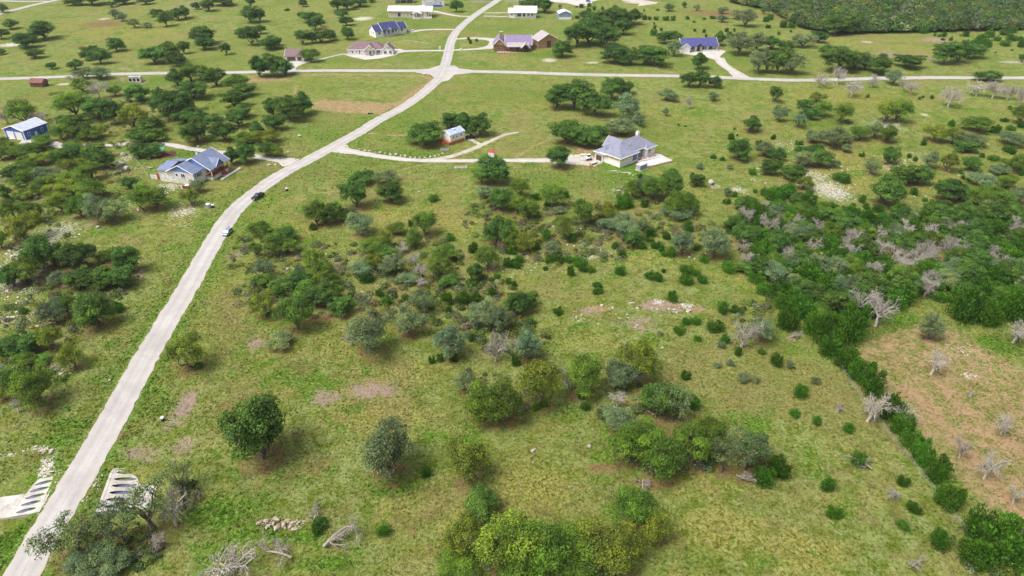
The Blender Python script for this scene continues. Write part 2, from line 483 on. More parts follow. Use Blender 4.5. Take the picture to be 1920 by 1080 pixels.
T(0, 270, """G 100 120 160 90;G 220 110 180 80;G 330 60 160 70;G 560 60 120 70;Y 300 170 170 90;G 200 190 150 80;G 450 180 110 130;O 560 130 180 110;O 700 120 200 110;O 780 200 150 150;Y 600 200 160 90;
Y 530 230 140 100;G 700 280 170 130;O 150 270 190 110;G 250 290 150 100;S 380 300 170 120;Y 500 340 160 110;G 580 350 180 130;Y 400 360 150 110;G 150 340 100 80;Y 210 420 150 90;G 330 380 130 110;
Y 480 430 210 130;G 470 530 150 150;G 690 430 200 150;G 620 565 150 170;O 50 430 110 150;G 130 600 170 170;G 280 600 170 150;Y 210 740 240 210;G 20 790 120 160;S 750 590 180 200;S 860 600 190 150;
O 985 355 95 95;G 1080 510 160 175;G 1180 500 190 170;Y 1440 470 120 120;S 1500 370 110 90;O 1750 160 110 150;O 1850 150 130 170;O 1060 100 140 95;O 1150 105 140 90;G 280 800 130 90;O 330 940 220 240;O 430 925 160 230;O 510 915 160 220;
O 610 940 190 240;G 700 850 90 100;G 820 880 150 90;O 980 965 190 220;O 110 1070 180 160;G 230 1040 210 200;S 460 1060 140 110;O 640 1080 190 150;O 760 1080 180 150;G 850 1070 200 130;O 930 1085 170 150;G 20 130 90 90;G 60 60 120 60""")
T(480, 270, """O 90 100 130 105;Y 150 105 120 100;O 790 300 170 105;O 755 480 180 200;S 990 290 160 100;O 1020 440 170 150;J 1330 440 95 55;O 1780 300 220 190;G 1690 305 120 110;G 465 620 180 180;O 530 610 140 160;
O 605 590 130 140;S 710 570 90 130;J 430 650 80 50;S 790 695 190 165;J 1165 630 55 60;G 1270 690 170 170;Y 980 785 110 170;G 1060 690 130 90;G 1185 780 120 120;G 30 690 140 100;G 90 720 110 100;
O 240 740 150 110;G 150 845 150 150;G 260 840 130 110;G 10 860 100 150;Y 450 950 160 150;S 70 1010 120 130;O 60 1080 160 90;O 350 1075 180 100;G 530 1080 190 180;S 1715 400 130 80;O 1840 500 150 150;
Y 1770 480 90 80;S 1725 580 60 80;O 1800 740 170 210;O 1890 750 160 230;G 1920 780 130 130;J 1460 730 90 60;J 1630 810 90 80;G 1740 945 160 190;J 1495 890 50 50;J 1890 920 90 85;J 1900 820 80 60;G 1420 880 170 120;
Y 1380 1000 200 160;D 1100 830 120 90;D 1190 930 120 130;D 1240 1010 140 130;G 900 830 180 110;Y 900 970 130 180;S 1030 980 180 150;S 790 1000 180 90;J 830 1060 150 80;O 980 860 140 80;O 1650 1030 120 150;
J 1620 1070 110 60;O 1440 1070 150 80;J 1810 1010 60 40;J 1895 1050 60 80;S 1130 1060 140 60;D 1250 1085 120 90""")
T(960, 270, """O 350 180 160 150;J 960 258 45 45;O 1195 250 120 70;G 900 400 110 150;S 980 380 150 140;G 1060 425 160 180;O 1190 400 170 190;G 1230 540 170 220;G 1310 535 150 210;S 1250 560 200 100;J 840 480 140 110;
J 790 490 60 70;J 880 470 70 60;J 995 470 65 60;O 1385 310 110 90;J 1355 228 25 25;Y 700 560 180 140;G 520 600 170 210;G 60 400 120 140;G 120 555 160 130;G 40 520 120 150;J 180 420 90 60;G 310 480 160 160;
J 400 400 60 50;J 260 470 60 50;S 350 520 100 50;Y 400 715 170 180;J 450 735 80 80;J 255 715 80 90;S 840 700 220 160;S 730 640 150 90;O 900 770 130 110;S 965 650 75 80;J 1105 655 55 60;J 1155 715 70 65;
J 1035 695 100 80;J 1030 740 70 40;J 975 790 75 55;J 770 785 60 60;J 820 855 70 70;J 1320 655 85 85;S 1070 560 60 40;J 1090 790 100 65;J 1120 810 50 50;J 1190 850 80 70;J 1140 845 50 40;S 1270 830 160 200;
S 1500 850 220 220;J 1390 800 70 50;J 1440 890 80 60;Y 90 790 200 130;J 180 790 90 70;S 295 830 140 100;J 280 890 90 70;J 350 895 110 70;J 430 890 90 60;J 510 920 130 75;J 535 960 80 60;J 595 965 70 65;
J 600 825 50 50;S 685 850 60 40;J 440 990 75 75;J 810 985 80 80;J 1040 1020 100 80;J 1100 1035 70 70;J 1310 980 120 80;J 1300 1060 130 100;J 1425 1045 95 75;J 1380 990 70 50;J 1135 968 35 30;J 250 950 40 35;
J 30 930 90 80;J 50 890 80 60;J 10 830 50 60;J 15 1070 50 80;J 640 1085 80 40;J 1620 640 80 60;J 1675 690 65 65;J 1615 675 40 40;J 1610 445 70 60;J 1670 395 45 40;S 1610 390 60 70;J 1800 220 70 50;
J 1510 98 50 40;J 1580 112 45 35;O 1700 110 150 150;S 1635 180 45 40;S 1405 178 60 45;J 1825 360 40 45;J 1895 380 80 90;O 1910 220 100 160;S 1890 80 120 110;O 1740 480 160 90;J 1830 510 140 80;D 1730 620 130 130;
J 1620 960 140 80;O 1750 970 150 80;J 1710 805 40 40""")
T(1440, 270, """O 60 110 120 90;O 40 220 100 110;J 230 50 90 45;S 270 150 200 110;O 340 70 150 65;O 395 160 140 120;S 500 165 60 60;O 190 260 170 110;Y 270 330 130 95;J 40 420 160 110;J 150 350 120 80;
J 230 430 180 70;J 310 380 60 60;J 100 400 130 80;J 545 265 150 80;S 590 50 80 60;J 705 80 50 40;S 770 210 110 150;O 910 130 120 120;J 1060 90 35 35;J 1107 115 40 60;S 1205 170 120 130;Y 1340 190 130 150;
O 1010 285 170 150;O 1110 280 170 130;O 880 440 240 220;J 705 420 60 55;J 735 465 60 45;J 830 495 90 75;J 1095 362 70 55;J 1178 415 45 35;J 1260 450 85 55;O 1340 410 180 160;O 1430 415 130 120;O 1515 190 110 100;
J 1450 210 50 30;J 1465 250 40 30;J 1505 262 40 35;J 1600 95 45 35;J 1685 120 90 40;S 1720 220 150 80;G 1790 170 100 60;G 1860 210 150 130;J 1895 235 50 50;S 1610 310 190 110;G 1780 330 150 110;G 1570 460 180 140;G 1690 460 220 150;
S 1870 440 120 150;J 1830 80 50 50;O 1480 50 150 60;J 1800 60 100 60""")
T(0, 540, """S 430 265 200 200;O 740 300 250 250;J 900 190 90 100;O 110 500 200 150;O 240 490 200 150;Y 400 470 170 190;J 30 505 70 50;G 195 600 160 110;G 335 580 140 70;Y 570 610 190 190;G 70 760 200 150;
G 310 890 290 290;Y 50 850 130 100;D 150 940 120 150;Y 1440 620 260 250;J 1495 625 80 50;J 180 190 70 45;G 520 200 150 150""")
T(480, 540, """Y 80 240 190 210;G 320 330 240 240;O 200 70 200 110;G 400 120 200 150;O 520 140 220 170;O 650 210 170 130;G 580 120 160 130;D 245 175 150 110;S 195 470 190 120;S 860 490 320 380;D 720 440 140 150;
S 1150 360 220 250;S 1250 190 160 170;J 930 75 80 65;J 985 140 90 70;J 1120 100 70 55;J 1770 65 85 75;J 1550 120 120 90;J 1650 110 110 90;J 1430 130 90 90;J 1445 190 60 55;J 1620 410 70 55;J 1380 560 75 65;
J 1320 575 60 60;J 1480 560 80 55;S 1460 535 240 270;S 1720 300 200 220;S 1830 330 180 230;D 1800 560 260 250;S 1580 790 190 180;G 1700 1000 270 330;G 1860 1010 300 400;O 50 1290 500 510;S 1010 1430 460 450;J 1275 1440 90 95""")
T(960, 540, """O 50 210 170 180;O 130 140 120 110;J 640 50 90 55;J 1200 105 95 75;J 345 205 85 70;J 1575 190 110 90;J 1680 185 100 60;J 1300 280 75 60;J 1375 275 80 75;J 1255 350 105 80;J 1390 400 55 60;
J 1520 340 170 100;J 1600 410 90 70;J 1690 505 70 65;J 1870 495 60 50;S 1565 450 60 55;J 1300 690 80 75;J 1365 910 110 130;J 140 280 90 50;S 1110 360 50 35;S 1635 580 70 45;S 1540 600 60 30;S 1730 700 110 70;
S 1825 710 60 55;D 1720 440 260 260;S 1880 400 160 240;S 120 540 220 230;J 30 590 80 80;D 60 500 150 150;Y 200 885 320 360;D 420 760 160 260;G 540 795 270 270;J 515 840 70 70;J 545 925 80 90;J 180 930 70 70;J 240 905 60 60;
Y 930 690 290 290;S 800 760 240 220;D 790 900 170 170;O 1110 960 260 300;P 1200 990 270 330;S 790 1080 220 190""")
T(0, 0, """G 1178 868 76 70;G 1212 845 70 55;G 1240 890 78 78;G 1290 860 72 66;G 1330 845 62 62;Y 1312 835 60 55;P 1352 885 62 82;P 1395 880 78 118;O 1412 868 52 80;J 1428 912 52 46;J 1458 896 50 50;Y 877 905 80 92;
Y 876 1048 78 100;O 902 975 66 56;Y 958 1075 110 115;G 1010 1080 100 120;G 1080 1078 120 95;Y 1150 1065 110 95;G 1185 985 72 74;Y 1222 1012 62 82;G 860 1095 80 45;G 990 1108 100 70;G 1060 1112 90 60;
J 1475 617 50 45;J 1520 622 52 58;J 1548 645 60 55;J 1592 640 74 68;J 1556 665 60 55;J 1580 692 56 45;J 1612 716 60 50;J 1632 742 56 50;D 1641 612 62 75;D 1603 590 52 62;D 1626 792 62 72;J 1666 792 58 58;D 1686 800 56 55;
J 1684 818 52 45;J 1704 845 42 40;J 1722 872 52 62;J 1752 908 56 66;J 1772 955 62 78;J 1690 914 24 30;J 1822 1012 66 62;J 1884 1030 84 72;J 1862 1075 110 84;J 1815 1065 70 55;J 1757 1032 42 36;J 1710 965 28 26;J 1688 996 28 18;
J 1562 976 30 26;J 1548 922 28 30;J 1608 876 32 30;J 1455 684 30 28;J 1500 746 28 32;J 1530 797 20 20;J 1490 782 24 16;J 1590 812 28 16;S 1527 720 18 14;S 1480 690 16 14;J 1800 602 80 62;J 1846 612 60 50;J 1890 602 66 60;
S 1738 637 50 60;D 1745 704 56 58;D 1875 818 44 50;D 1796 862 44 54;D 1842 902 54 62;D 1896 948 40 54;D 1898 646 60 54;S 178 1078 76 60;P 150 1035 105 88;P 238 1018 84 104;P 290 992 95 112;D 330 985 70 85;D 300 1030 40 60;
P 345 915 56 56;D 430 1092 110 80;J 600 1004 40 20;S 212 1088 70 45;J 720 1010 30 16""", 1.0)

def tree_place(kind, cx, by, w, h):
    """box in the photo -> foot on the ground, crown width, tree height"""
    zc = {'J': 0.0, 'D': 0.2, 'O': 0.10, 'S': 0.08, 'P': 0.25}.get(kind, 0.15)
    x, y, ppm, al = view_at(cx, by)
    lo, hi = {'J': (0.5, 0.95), 'D': (0.6, 1.4)}.get(kind, (0.5, 1.15))
    for _ in range(4):
        W = w / ppm
        best = None
        for q in np.linspace(lo, hi, 40):
            Hh = q * W
            cr = (1 - zc) * Hh
            half = 0.5 * math.sqrt((W * math.sin(al)) ** 2 + (cr * math.cos(al)) ** 2)
            cen = (Hh - cr / 2) * math.cos(al)
            drop = max(0.0, half * 0.92 - cen)
            e = abs(cen + half * 0.97 + drop - h / ppm)
            if best is None or e < best[0]:
                best = (e, Hh, drop)
        fy = by - best[2] * ppm
        x, y, ppm, al = view_at(cx, fy)
    W = w / ppm
    if kind in 'JD':
        return x, y, W * (0.84 if kind == 'J' and W > 4.6 and y < 165 else 1.0), best[1]
    far = float(sstep(140, 220, y))                        # crowns are lobed: their nominal width is rarely reached
    grow = 1.17 - 0.19 * float(sstep(9.5, 12.0, W)) * (1 - far) + 0.07 * far
    return x, y, W * grow, best[1] * (1.0 - 0.08 * float(sstep(9.5, 12.0, W)) * (1 - far))

# the cedar thicket right of the open pasture: seeded spots, no two closer than a crown
BRAKE = [(1378, 420), (1412, 392), (1470, 386), (1560, 392), (1625, 412), (1690, 402), (1765, 398), (1850, 392), (1935, 402), (1935, 585), (1880, 590), (1800, 580), (1730, 560),
         (1690, 580), (1640, 590), (1600, 610), (1520, 600), (1470, 590), (1430, 552), (1400, 505), (1385, 460)]
def inside(px, py, poly):
    c = False
    for (x0, y0), (x1, y1) in zip(poly, poly[1:] + poly[:1]):
        if (y0 > py) != (y1 > py) and px < (x1 - x0) * (py - y0) / (y1 - y0) + x0:
            c = not c
    return c
bq = PL(BRAKE)
spots = []
for _ in range(9000):
    px, py = R.uniform(1370, 1960), R.uniform(384, 612)
    x, y = G(px, py)
    if inside(px, py, BRAKE) and all((x - a) ** 2 + (y - b) ** 2 > 3.7 ** 2 for a, b, _, _ in spots):
        spots.append((x, y, px, py))
PLACED = []                                              # kind, x, y, W, H, px, py
for k, cx, by, w, h in TREES:
    x, y, W, Hh = tree_place(k, cx, by, w, h)
    PLACED.append((k, x, y, W, Hh, cx, by - h * 0.45, False))
for i, (x, y, px, py) in enumerate(spots):
    dead = 0.11 + 0.45 * (math.exp(-((px - 1690) / 75) ** 2 - ((py - 485) / 32) ** 2) + math.exp(-((px - 1830) / 60) ** 2 - ((py - 475) / 25) ** 2) + 0.5 * math.exp(-((px - 1500) / 80) ** 2 - ((py - 480) / 50) ** 2))
    u = R.random()
    k = 'D' if u < dead else ('S' if u < dead + 0.09 else ('O' if u < dead + 0.25 else ('G' if u < dead + 0.32 else 'J')))
    W = {'G': R.uniform(5.5, 8), 'D': R.uniform(5.0, 7.5), 'S': R.uniform(5.5, 8.5), 'O': R.uniform(6, 9.5), 'J': R.uniform(4.5, 7.5)}[k]
    PLACED.append((k, x, y, W, W * (R.uniform(0.85, 1.05) if k == 'D' else R.uniform(0.62, 0.85)), px, py - 8, True))

# ------------------------------------------------------------------ ground
def patches(X, Y):
    """how much soil, lush grass, dry grass, limestone, leaf litter and bare pinkish earth lies at each point"""
    A = {k: np.zeros(X.shape) for k in ('dirt', 'lush', 'dry', 'rock', 'litter', 'pink')}
    def ell(k, px, py, rx, ry, s=1.0):
        x, y, ppm, al = view_at(px, py)
        y1 = G(px, py - ry)[1]; y0 = G(px, py + ry)[1]
        a, b = rx / ppm, (y1 - y0) / 2
        yc = (y0 + y1) / 2
        m = np.nonzero((np.abs(X - x) < 1.6 * a) & (np.abs(Y - yc) < 1.6 * b))[0]
        q = np.sqrt(((X[m] - x) / a) ** 2 + ((Y[m] - yc) / b) ** 2)
        A[k][m] = np.maximum(A[k][m], s * (1 - sstep(0.25, 1.6, q)))
    def line(k, pts, w, s=1.0):
        A[k] = np.maximum(A[k], s * (1 - sstep(w * 0.4, w, dist_poly(X, Y, smooth(PL(pts), 4)))))
    def poly(k, pts, s=1.0, soft=2.0):
        q = np.array(PL(pts)); ins = np.zeros(X.shape, bool)
        for (x0, y0), (x1, y1) in zip(q, np.roll(q, -1, 0)):
            if y0 != y1:
                c = ((y0 > Y) != (y1 > Y)) & (X < (x1 - x0) * (Y - y0) / (y1 - y0) + x0)
                ins ^= c
        d = dist_poly(X, Y, np.vstack([q, q[:1]]))
        A[k] = np.maximum(A[k], s * np.where(ins, 1.0, 1 - sstep(0, soft, d)))
    dm = dist_poly(X, Y, MAINC); dc = dist_poly(X, Y, CROSSC)
    A['lush'] = np.maximum(A['lush'], 0.62 * (1 - sstep(3.4, 11, dm)))
    A['lush'] = np.maximum(A['lush'], 0.5 * (1 - sstep(3.2, 9, dc)))
    A['rock'] = np.maximum(A['rock'], 0.62 * (1 - sstep(3.1, 4.0, dm)))
    # bare plot with the dead orchard trees
    poly('dirt', [(1610, 655), (1650, 640), (1720, 615), (1765, 608), (1840, 655), (1900, 690), (1990, 740), (2080, 1080), (1960, 1080), (1900, 1010), (1840, 950), (1780, 880), (1720, 800), (1670, 740), (1630, 690)], 0.55, 3)
    for e in [(1800, 660, 50, 20, 0.55), (1815, 708, 18, 9, .85), (1850, 690, 40, 12, .45), (1690, 670, 40, 16, .35)]:
        ell('rock', *e)
    for e in [(1830, 815, 25, 12, .8), (1860, 840, 40, 14, .7), (1730, 760, 40, 12, .6)]:
        ell('dirt', *e)
    line('dirt', [(1700, 730), (1760, 790), (1830, 880), (1905, 960), (1990, 1050)], 3.4, .72)
    line('dirt', [(1760, 720), (1830, 790), (1900, 840), (1980, 880)], 3.4, .7)
    ell('lush', 1870, 650, 50, 22, 1.0); ell('lush', 1690, 600, 45, 22, .9); ell('lush', 1905, 822, 35, 14, 1.0); ell('lush', 1740, 690, 30, 8, .7); ell('lush', 1640, 615, 30, 25, .6)
    for q in range(7):                                      # curved mowing lines
        o = q * 26
        line('lush', [(1640 + o, 690 - o * .15), (1700 + o, 745), (1765 + o, 820), (1830 + o, 905), (1890 + o, 990)], 0.9, .42)
    # tan mown strips beside the crossroads
    poly('dirt', [(600, 187), (640, 190), (745, 194), (712, 214), (640, 210), (585, 203)], 0.68, 3)
    line('dirt', [(740, 200), (775, 175), (800, 158), (806, 146), (790, 140)], 3.5, 0.66)
    line('dirt', [(480, 147), (560, 140), (680, 139), (800, 140)], 3.0, 0.62)
    line('dirt', [(556, 160), (552, 175)], 2.0, .6)
    ell('dirt', 500, 148, 60, 8, .65); ell('dirt', 948, 110, 40, 6, .35); ell('dirt', 468, 147, 20, 8, .7)
    # tracks
    line('dirt', [(965, 297), (985, 285), (1005, 272), (1035, 260)], 1.5, .62)
    line('dirt', [(1215, 208), (1228, 218), (1245, 232), (1270, 242), (1290, 248)], 1.1, .55)
    line('dirt', [(735, 322), (760, 315), (800, 306)], 1.3, .6)
    line('dirt', [(515, 383), (545, 375), (572, 372)], 1.2, .6); line('dirt', [(600, 362), (650, 355)], 1.0, .7)
    line('dirt', [(690, 250), (730, 252), (780, 253)], 1.0, .8)
    line('dirt', [(930, 250), (965, 245), (1000, 238)], 1.3, .6)
    line('dirt', [(1210, 122), (1240, 133), (1265, 136)], 1.4, .9)
    line('rock', [(757, 73), (790, 78), (810, 81)], 1.6, .95)
    ell('dirt', 905, 160, 40, 6, .2); ell('dirt', 1000, 300, 45, 12, .45); ell('dirt', 940, 285, 30, 8, .3)
    ell('dirt', 1095, 283, 30, 7, .7); ell('dirt', 1150, 258, 20, 5, .7)
    # work site round the unfinished house
    poly('rock', [(1060, 292), (1095, 290), (1120, 296), (1128, 303), (1112, 311), (1075, 308), (1040, 306)], 1.0, 2)
    poly('lush', [(1118, 304), (1135, 303), (1162, 316), (1195, 305), (1215, 320), (1175, 325), (1130, 318)], 1.0, 2)
    line('rock', [(1145, 320), (1175, 322), (1185, 327)], 1.2, 1.0)
    # lawns
    for e in [(350, 295, 60, 20, .8), (1010, 100, 45, 8, .95), (930, 74, 60, 6, .3), (905, 81, 20, 5, 1), (600, 160, 120, 20, .3), (950, 170, 120, 30, .45), (760, 225, 90, 40, .55), (750, 290, 120, 14, .7),
              (620, 320, 90, 30, .6), (880, 320, 80, 14, .5), (600, 250, 70, 30, .6), (640, 110, 120, 12, .55), (790, 110, 90, 12, .45), (800, 45, 90, 12, .6), (930, 55, 120, 12, .6), (1300, 120, 60, 14, .55),
              (1080, 60, 120, 30, .4), (470, 100, 200, 40, .35), (240, 155, 70, 8, 1), (290, 150, 60, 8, .8), (440, 180, 50, 12, .6), (330, 230, 60, 20, .5), (1390, 110, 40, 20, .7), (1500, 110, 120, 25, .3), (60, 180, 120, 20, .4),
              (1110, 300, 90, 30, .3), (1050, 340, 120, 25, .55), (1150, 340, 60, 20, .6)]:
        ell('lush', *e)
    # lush ditch growth by the near culverts and along the road
    for e in [(420, 965, 80, 45, .9), (480, 1000, 90, 30, .8), (130, 800, 60, 14, .9), (110, 830, 60, 25, .8), (300, 770, 60, 20, .85), (270, 745, 40, 20, .8), (215, 650, 18, 10, 1), (30, 1010, 45, 60, 1), (560, 1010, 60, 18, .9),
              (300, 580, 20, 16, .7), (400, 420, 50, 14, .7), (350, 380, 60, 20, .5), (240, 370, 60, 40, .6), (200, 330, 50, 30, .6), (470, 440, 25, 40, .8), (1300, 1050, 60, 40, .5), (1000, 760, 50, 20, .6), (1060, 780, 50, 25, .6), (620, 1060, 60, 25, .7),
              (740, 915, 70, 22, .9), (1130, 910, 40, 20, .55), (540, 880, 60, 40, .4), (1170, 330, 60, 10, .8)]:
        ell('lush', *e)
    # dry, yellow grass
    for e in [(700, 780, 110, 35, .75), (760, 700, 120, 30, .6), (690, 400, 90, 25, .7), (820, 420, 110, 30, .75), (600, 420, 80, 30, .5), (1000, 920, 90, 60, .8), (1080, 900, 60, 30, .5), (1300, 900, 160, 50, .55), (1350, 1000, 120, 60, .7), (1500, 1040, 90, 50, .85),
              (880, 990, 70, 50, .7), (760, 960, 80, 40, .6), (250, 60, 120, 20, .7), (180, 45, 100, 14, .6), (700, 175, 60, 20, .3), (1200, 480, 120, 30, .5), (1300, 360, 60, 25, .6), (1600, 300, 160, 40, .65), (1560, 330, 90, 30, .8), (1750, 330, 120, 40, .7),
              (1600, 190, 180, 30, .6), (1700, 90, 150, 25, .6), (1560, 75, 90, 15, .5), (1250, 210, 80, 30, .4), (1000, 190, 60, 20, .5), (1100, 640, 100, 30, .45), (1250, 700, 90, 30, .5), (640, 660, 80, 30, .5), (330, 600, 40, 60, .4), (1150, 455, 80, 20, .4),
              (560, 470, 60, 25, .8), (480, 350, 30, 12, .3), (420, 345, 50, 25, .55), (600, 500, 40, 20, .6), (720, 430, 50, 14, .6), (320, 420, 60, 30, .45)]:
        ell('dry', *e)
    # bare pinkish earth
    for e in [(698, 736, 52, 20, 1.0), (612, 748, 30, 20, .95), (345, 770, 26, 50, .85), (345, 840, 25, 30, .8), (262, 516, 14, 10, 1), (165, 425, 14, 5, .9), (445, 480, 20, 22, .7), (75, 525, 30, 18, .7), (1200, 610, 50, 20, .75), (1100, 585, 30, 10, .8),
              (1250, 578, 62, 14, .8), (120, 590, 30, 30, .5), (820, 545, 20, 12, .6), (270, 850, 60, 18, .7), (235, 130, 20, 3, .9), (228, 150, 8, 4, .9), (270, 150, 8, 4, .9), (1670, 105, 35, 10, .8), (1760, 75, 40, 6, .95), (1740, 110, 20, 12, .7), (1120, 510, 40, 14, .5),
              (340, 14, 40, 5, .7), (370, 5, 30, 4, .8), (20, 172, 20, 4, .5), (225, 275, 40, 10, .5), (330, 300, 20, 8, .3), (1230, 570, 30, 8, 1.0), (480, 650, 20, 14, .8), (1480, 635, 14, 10, .7), (1570, 775, 10, 9, .8), (1360, 200, 30, 10, .4), (1090, 655, 30, 14, .4)]:
        ell('pink', *e)
    for e in [(1120, 580, 28, 6, .9), (1240, 572, 40, 7, .95), (1300, 582, 25, 6, .8)]:
        ell('dirt', *e)
    # limestone
    for e in [(20, 85, 25, 5, 1.0), (195, 35, 15, 3, .9), (680, 35, 26, 5, .95), (1030, 113, 20, 5, .9), (1110, 117, 16, 3, .9), (1200, 4, 40, 4, 1), (1660, 235, 40, 14, .75), (1560, 355, 45, 25, .85), (1530, 330, 40, 25, .7), (1480, 270, 40, 12, .55), (1720, 300, 60, 12, .5),
              (1900, 117, 40, 4, .8), (1625, 80, 16, 3, .9), (1735, 215, 10, 4, 1), (110, 440, 40, 25, .75), (60, 470, 50, 40, .8), (30, 520, 45, 45, .75), (10, 330, 20, 25, .7), (60, 545, 30, 12, .7), (40, 600, 45, 14, .6), (20, 690, 30, 8, .7), (100, 690, 30, 16, .6), (130, 690, 30, 14, .5),
              (238, 300, 20, 12, .7), (230, 322, 30, 10, .5), (315, 355, 30, 10, .85), (345, 400, 30, 14, .8), (340, 425, 25, 6, .6), (370, 390, 20, 10, .6), (230, 385, 25, 12, .5), (620, 490, 40, 10, .5), (650, 510, 30, 16, .4), (870, 530, 30, 14, .5), (950, 500, 50, 20, .5), (1000, 480, 40, 16, .5),
              (1120, 470, 30, 12, .6), (1110, 480, 30, 10, .6), (1080, 430, 60, 30, .4), (1030, 500, 40, 12, .5), (1290, 575, 18, 8, .8), (1235, 568, 14, 8, .9), (1080, 600, 20, 8, .7), (1385, 355, 20, 8, .8), (1340, 348, 20, 8, .7), (1460, 490, 20, 10, .3), (1300, 480, 20, 8, .5),
              (75, 845, 40, 8, .8), (20, 855, 30, 6, .8), (1190, 575, 30, 6, .4), (1390, 620, 30, 8, .3), (1720, 285, 40, 6, .6), (1660, 310, 30, 8, .6), (1840, 280, 20, 10, .5), (1760, 400, 16, 6, .4), (120, 161, 14, 3, 1), (85, 875, 18, 22, .95), (100, 857, 10, 8, .8), (225, 905, 20, 14, .6), (1690, 880, 25, 25, .45), (1710, 985, 30, 16, .5), (1650, 860, 14, 10, .5)]:
        ell('rock', *e)
    # dead grass strips on the far right
    for e in [(1680, 890, 35, 40, .5), (1690, 985, 40, 20, .65), (1760, 860, 20, 30, .3), (1450, 700, 50, 40, .2), (1130, 880, 40, 14, .9), (1000, 640, 30, 14, .6), (1230, 905, 60, 14, .85), (1320, 880, 50, 14, .9), (1400, 900, 30, 10, .9), (900, 770, 40, 14, .7), (955, 790, 40, 12, .85), (1080, 745, 40, 12, .8),
              (1130, 690, 30, 20, .6), (290, 1030, 60, 14, .8), (280, 850, 50, 14, .6), (240, 640, 30, 30, .6), (350, 690, 30, 14, .8), (130, 570, 20, 20, .8), (90, 500, 30, 20, .7), (1300, 1030, 30, 20, .3), (1480, 1060, 50, 20, .3), (880, 920, 30, 14, .7), (1020, 700, 30, 14, .7), (790, 610, 50, 20, .6),
              (600, 600, 80, 12, .85), (510, 600, 40, 12, .7), (230, 15, 60, 4, .6), (190, 45, 50, 8, .9), (150, 88, 25, 4, .8), (1130, 20, 60, 6, .4), (1350, 25, 90, 8, .9), (1450, 30, 30, 10, .6), (1650, 65, 50, 7, .4)]:
        ell('litter', *e)
    for e in [(560, 550, 130, 50, .62), (640, 500, 120, 40, .5), (780, 500, 90, 55, .6), (760, 570, 90, 40, .55), (900, 570, 90, 50, .6), (960, 430, 80, 60, .5), (1040, 440, 90, 60, .5), (1210, 400, 110, 45, .55), (970, 640, 70, 30, .6),
              (130, 350, 130, 60, .6), (150, 520, 110, 50, .6), (90, 600, 90, 50, .6), (60, 700, 70, 40, .55), (230, 235, 180, 50, .5), (1500, 500, 100, 90, .6), (1650, 490, 120, 80, .6), (1820, 490, 100, 85, .6), (1250, 800, 130, 70, .55), (1040, 1050, 170, 50, .55), (230, 1030, 100, 40, .5)]:
        ell('litter', *e)
    for k, x, y, W, Hh, px, py, br in PLACED:                    # leaf litter under the crowns
        if y > 300 or W < 2.0:
            continue
        m = (np.abs(X - x) < W) & (np.abs(Y - y) < W)
        if not m.any():
            continue
        q = np.hypot(X[m] - x, Y[m] - y) / (W * 0.5)
        s = {'J': 0.55, 'D': 0.5, 'O': 0.75}.get(k, 0.7)
        A['litter'][m] = np.maximum(A['litter'][m], s * (1 - sstep(0.5, 1.15, q)))
    za = np.stack([A['dirt'], A['lush'], A['dry'], np.ones_like(X)], -1)
    zb = np.stack([A['rock'], A['litter'], A['pink'], np.ones_like(X)], -1)
    return za, zb

rows = [-400, -150, -40, 10, 30]
y = 40.0
while y < 700:
    rows.append(y); y += 0.30 + 0.0046 * y
rows += [705, 730, 780, 880, 1100, 1500, 2200, 3000]
cols = np.concatenate([[-3, -2, -1.5, -1.2], np.linspace(-1, 1, 361), [1.2, 1.5, 2, 3]])
Yr = np.array(rows)
hw = 0.80 * np.maximum(Yr, 40) + 42
X2 = hw[:, None] * cols[None, :]
Y2 = np.repeat(Yr[:, None], len(cols), 1)
Z2 = zg(X2.ravel(), Y2.ravel()).reshape(X2.shape)
za, zb = patches(X2.ravel(), Y2.ravel())
nr, nc = X2.shape
ii = (np.arange(nr - 1)[:, None] * nc + np.arange(nc - 1)[None, :]).ravel()
quads = np.stack([ii, ii + 1, ii + nc + 1, ii + nc], 1)
gm = raw_mesh("ground", np.stack([X2.ravel(), Y2.ravel(), Z2.ravel()], 1), quads, M_GROUND, {"zone_a": za, "zone_b": zb})
gm.polygons.foreach_set("use_smooth", np.ones(len(gm.polygons), bool))
struct(link("ground", gm))

# ------------------------------------------------------------------ roads, drives, aprons
def road_mat(name, c0, c1, seam=False):
    t = NT(name)
    P = t.pos()
    n1 = t.noise(P, 0.22, 4, 0.6); n2 = t.noise(P, 2.4, 4, 0.65); n3 = t.noise(P, 11.0, 3, 0.7)
    k = t.math('ADD', t.math('MULTIPLY', n1, 0.45), t.math('ADD', t.math('MULTIPLY', n2, 0.3), t.math('MULTIPLY', n3, 0.25)))
    c = t.mix(t.step(k, 0.36, 0.64), c0, c1)
    w = t.attr("across")                                   # worn wheel tracks run along the carriageway
    s = t.n("ShaderNodeSeparateColor"); t.l(w.outputs['Color'], s.inputs[0])
    c = t.mix(t.math('MULTIPLY', s.outputs[0], t.math('MULTIPLY', t.step(n2, 0.2, 0.7), 0.6)), c, tuple(v * 0.66 for v in c0))
    n4 = t.noise(P, 0.07, 5, 0.7, 0.5)
    c = t.mix(t.math('MULTIPLY', t.step(n4, 0.5, 0.68), 0.35), c, tuple(v * 0.7 for v in c0))
    c = t.mix(t.math('MULTIPLY', s.outputs[1], t.step(n2, 0.35, 0.6)), c, (0.40, 0.345, 0.27))
    return t.bsdf(c, 0.92, n3, 0.3, 0.02, 0, 0.15)
M_ROAD = road_mat("chip_seal", (0.40, 0.38, 0.365), (0.52, 0.495, 0.48))
M_CONC = road_mat("drive_concrete", (0.45, 0.425, 0.40), (0.58, 0.55, 0.52))
M_GRAV = road_mat("drive_gravel", (0.42, 0.365, 0.31), (0.57, 0.51, 0.455))

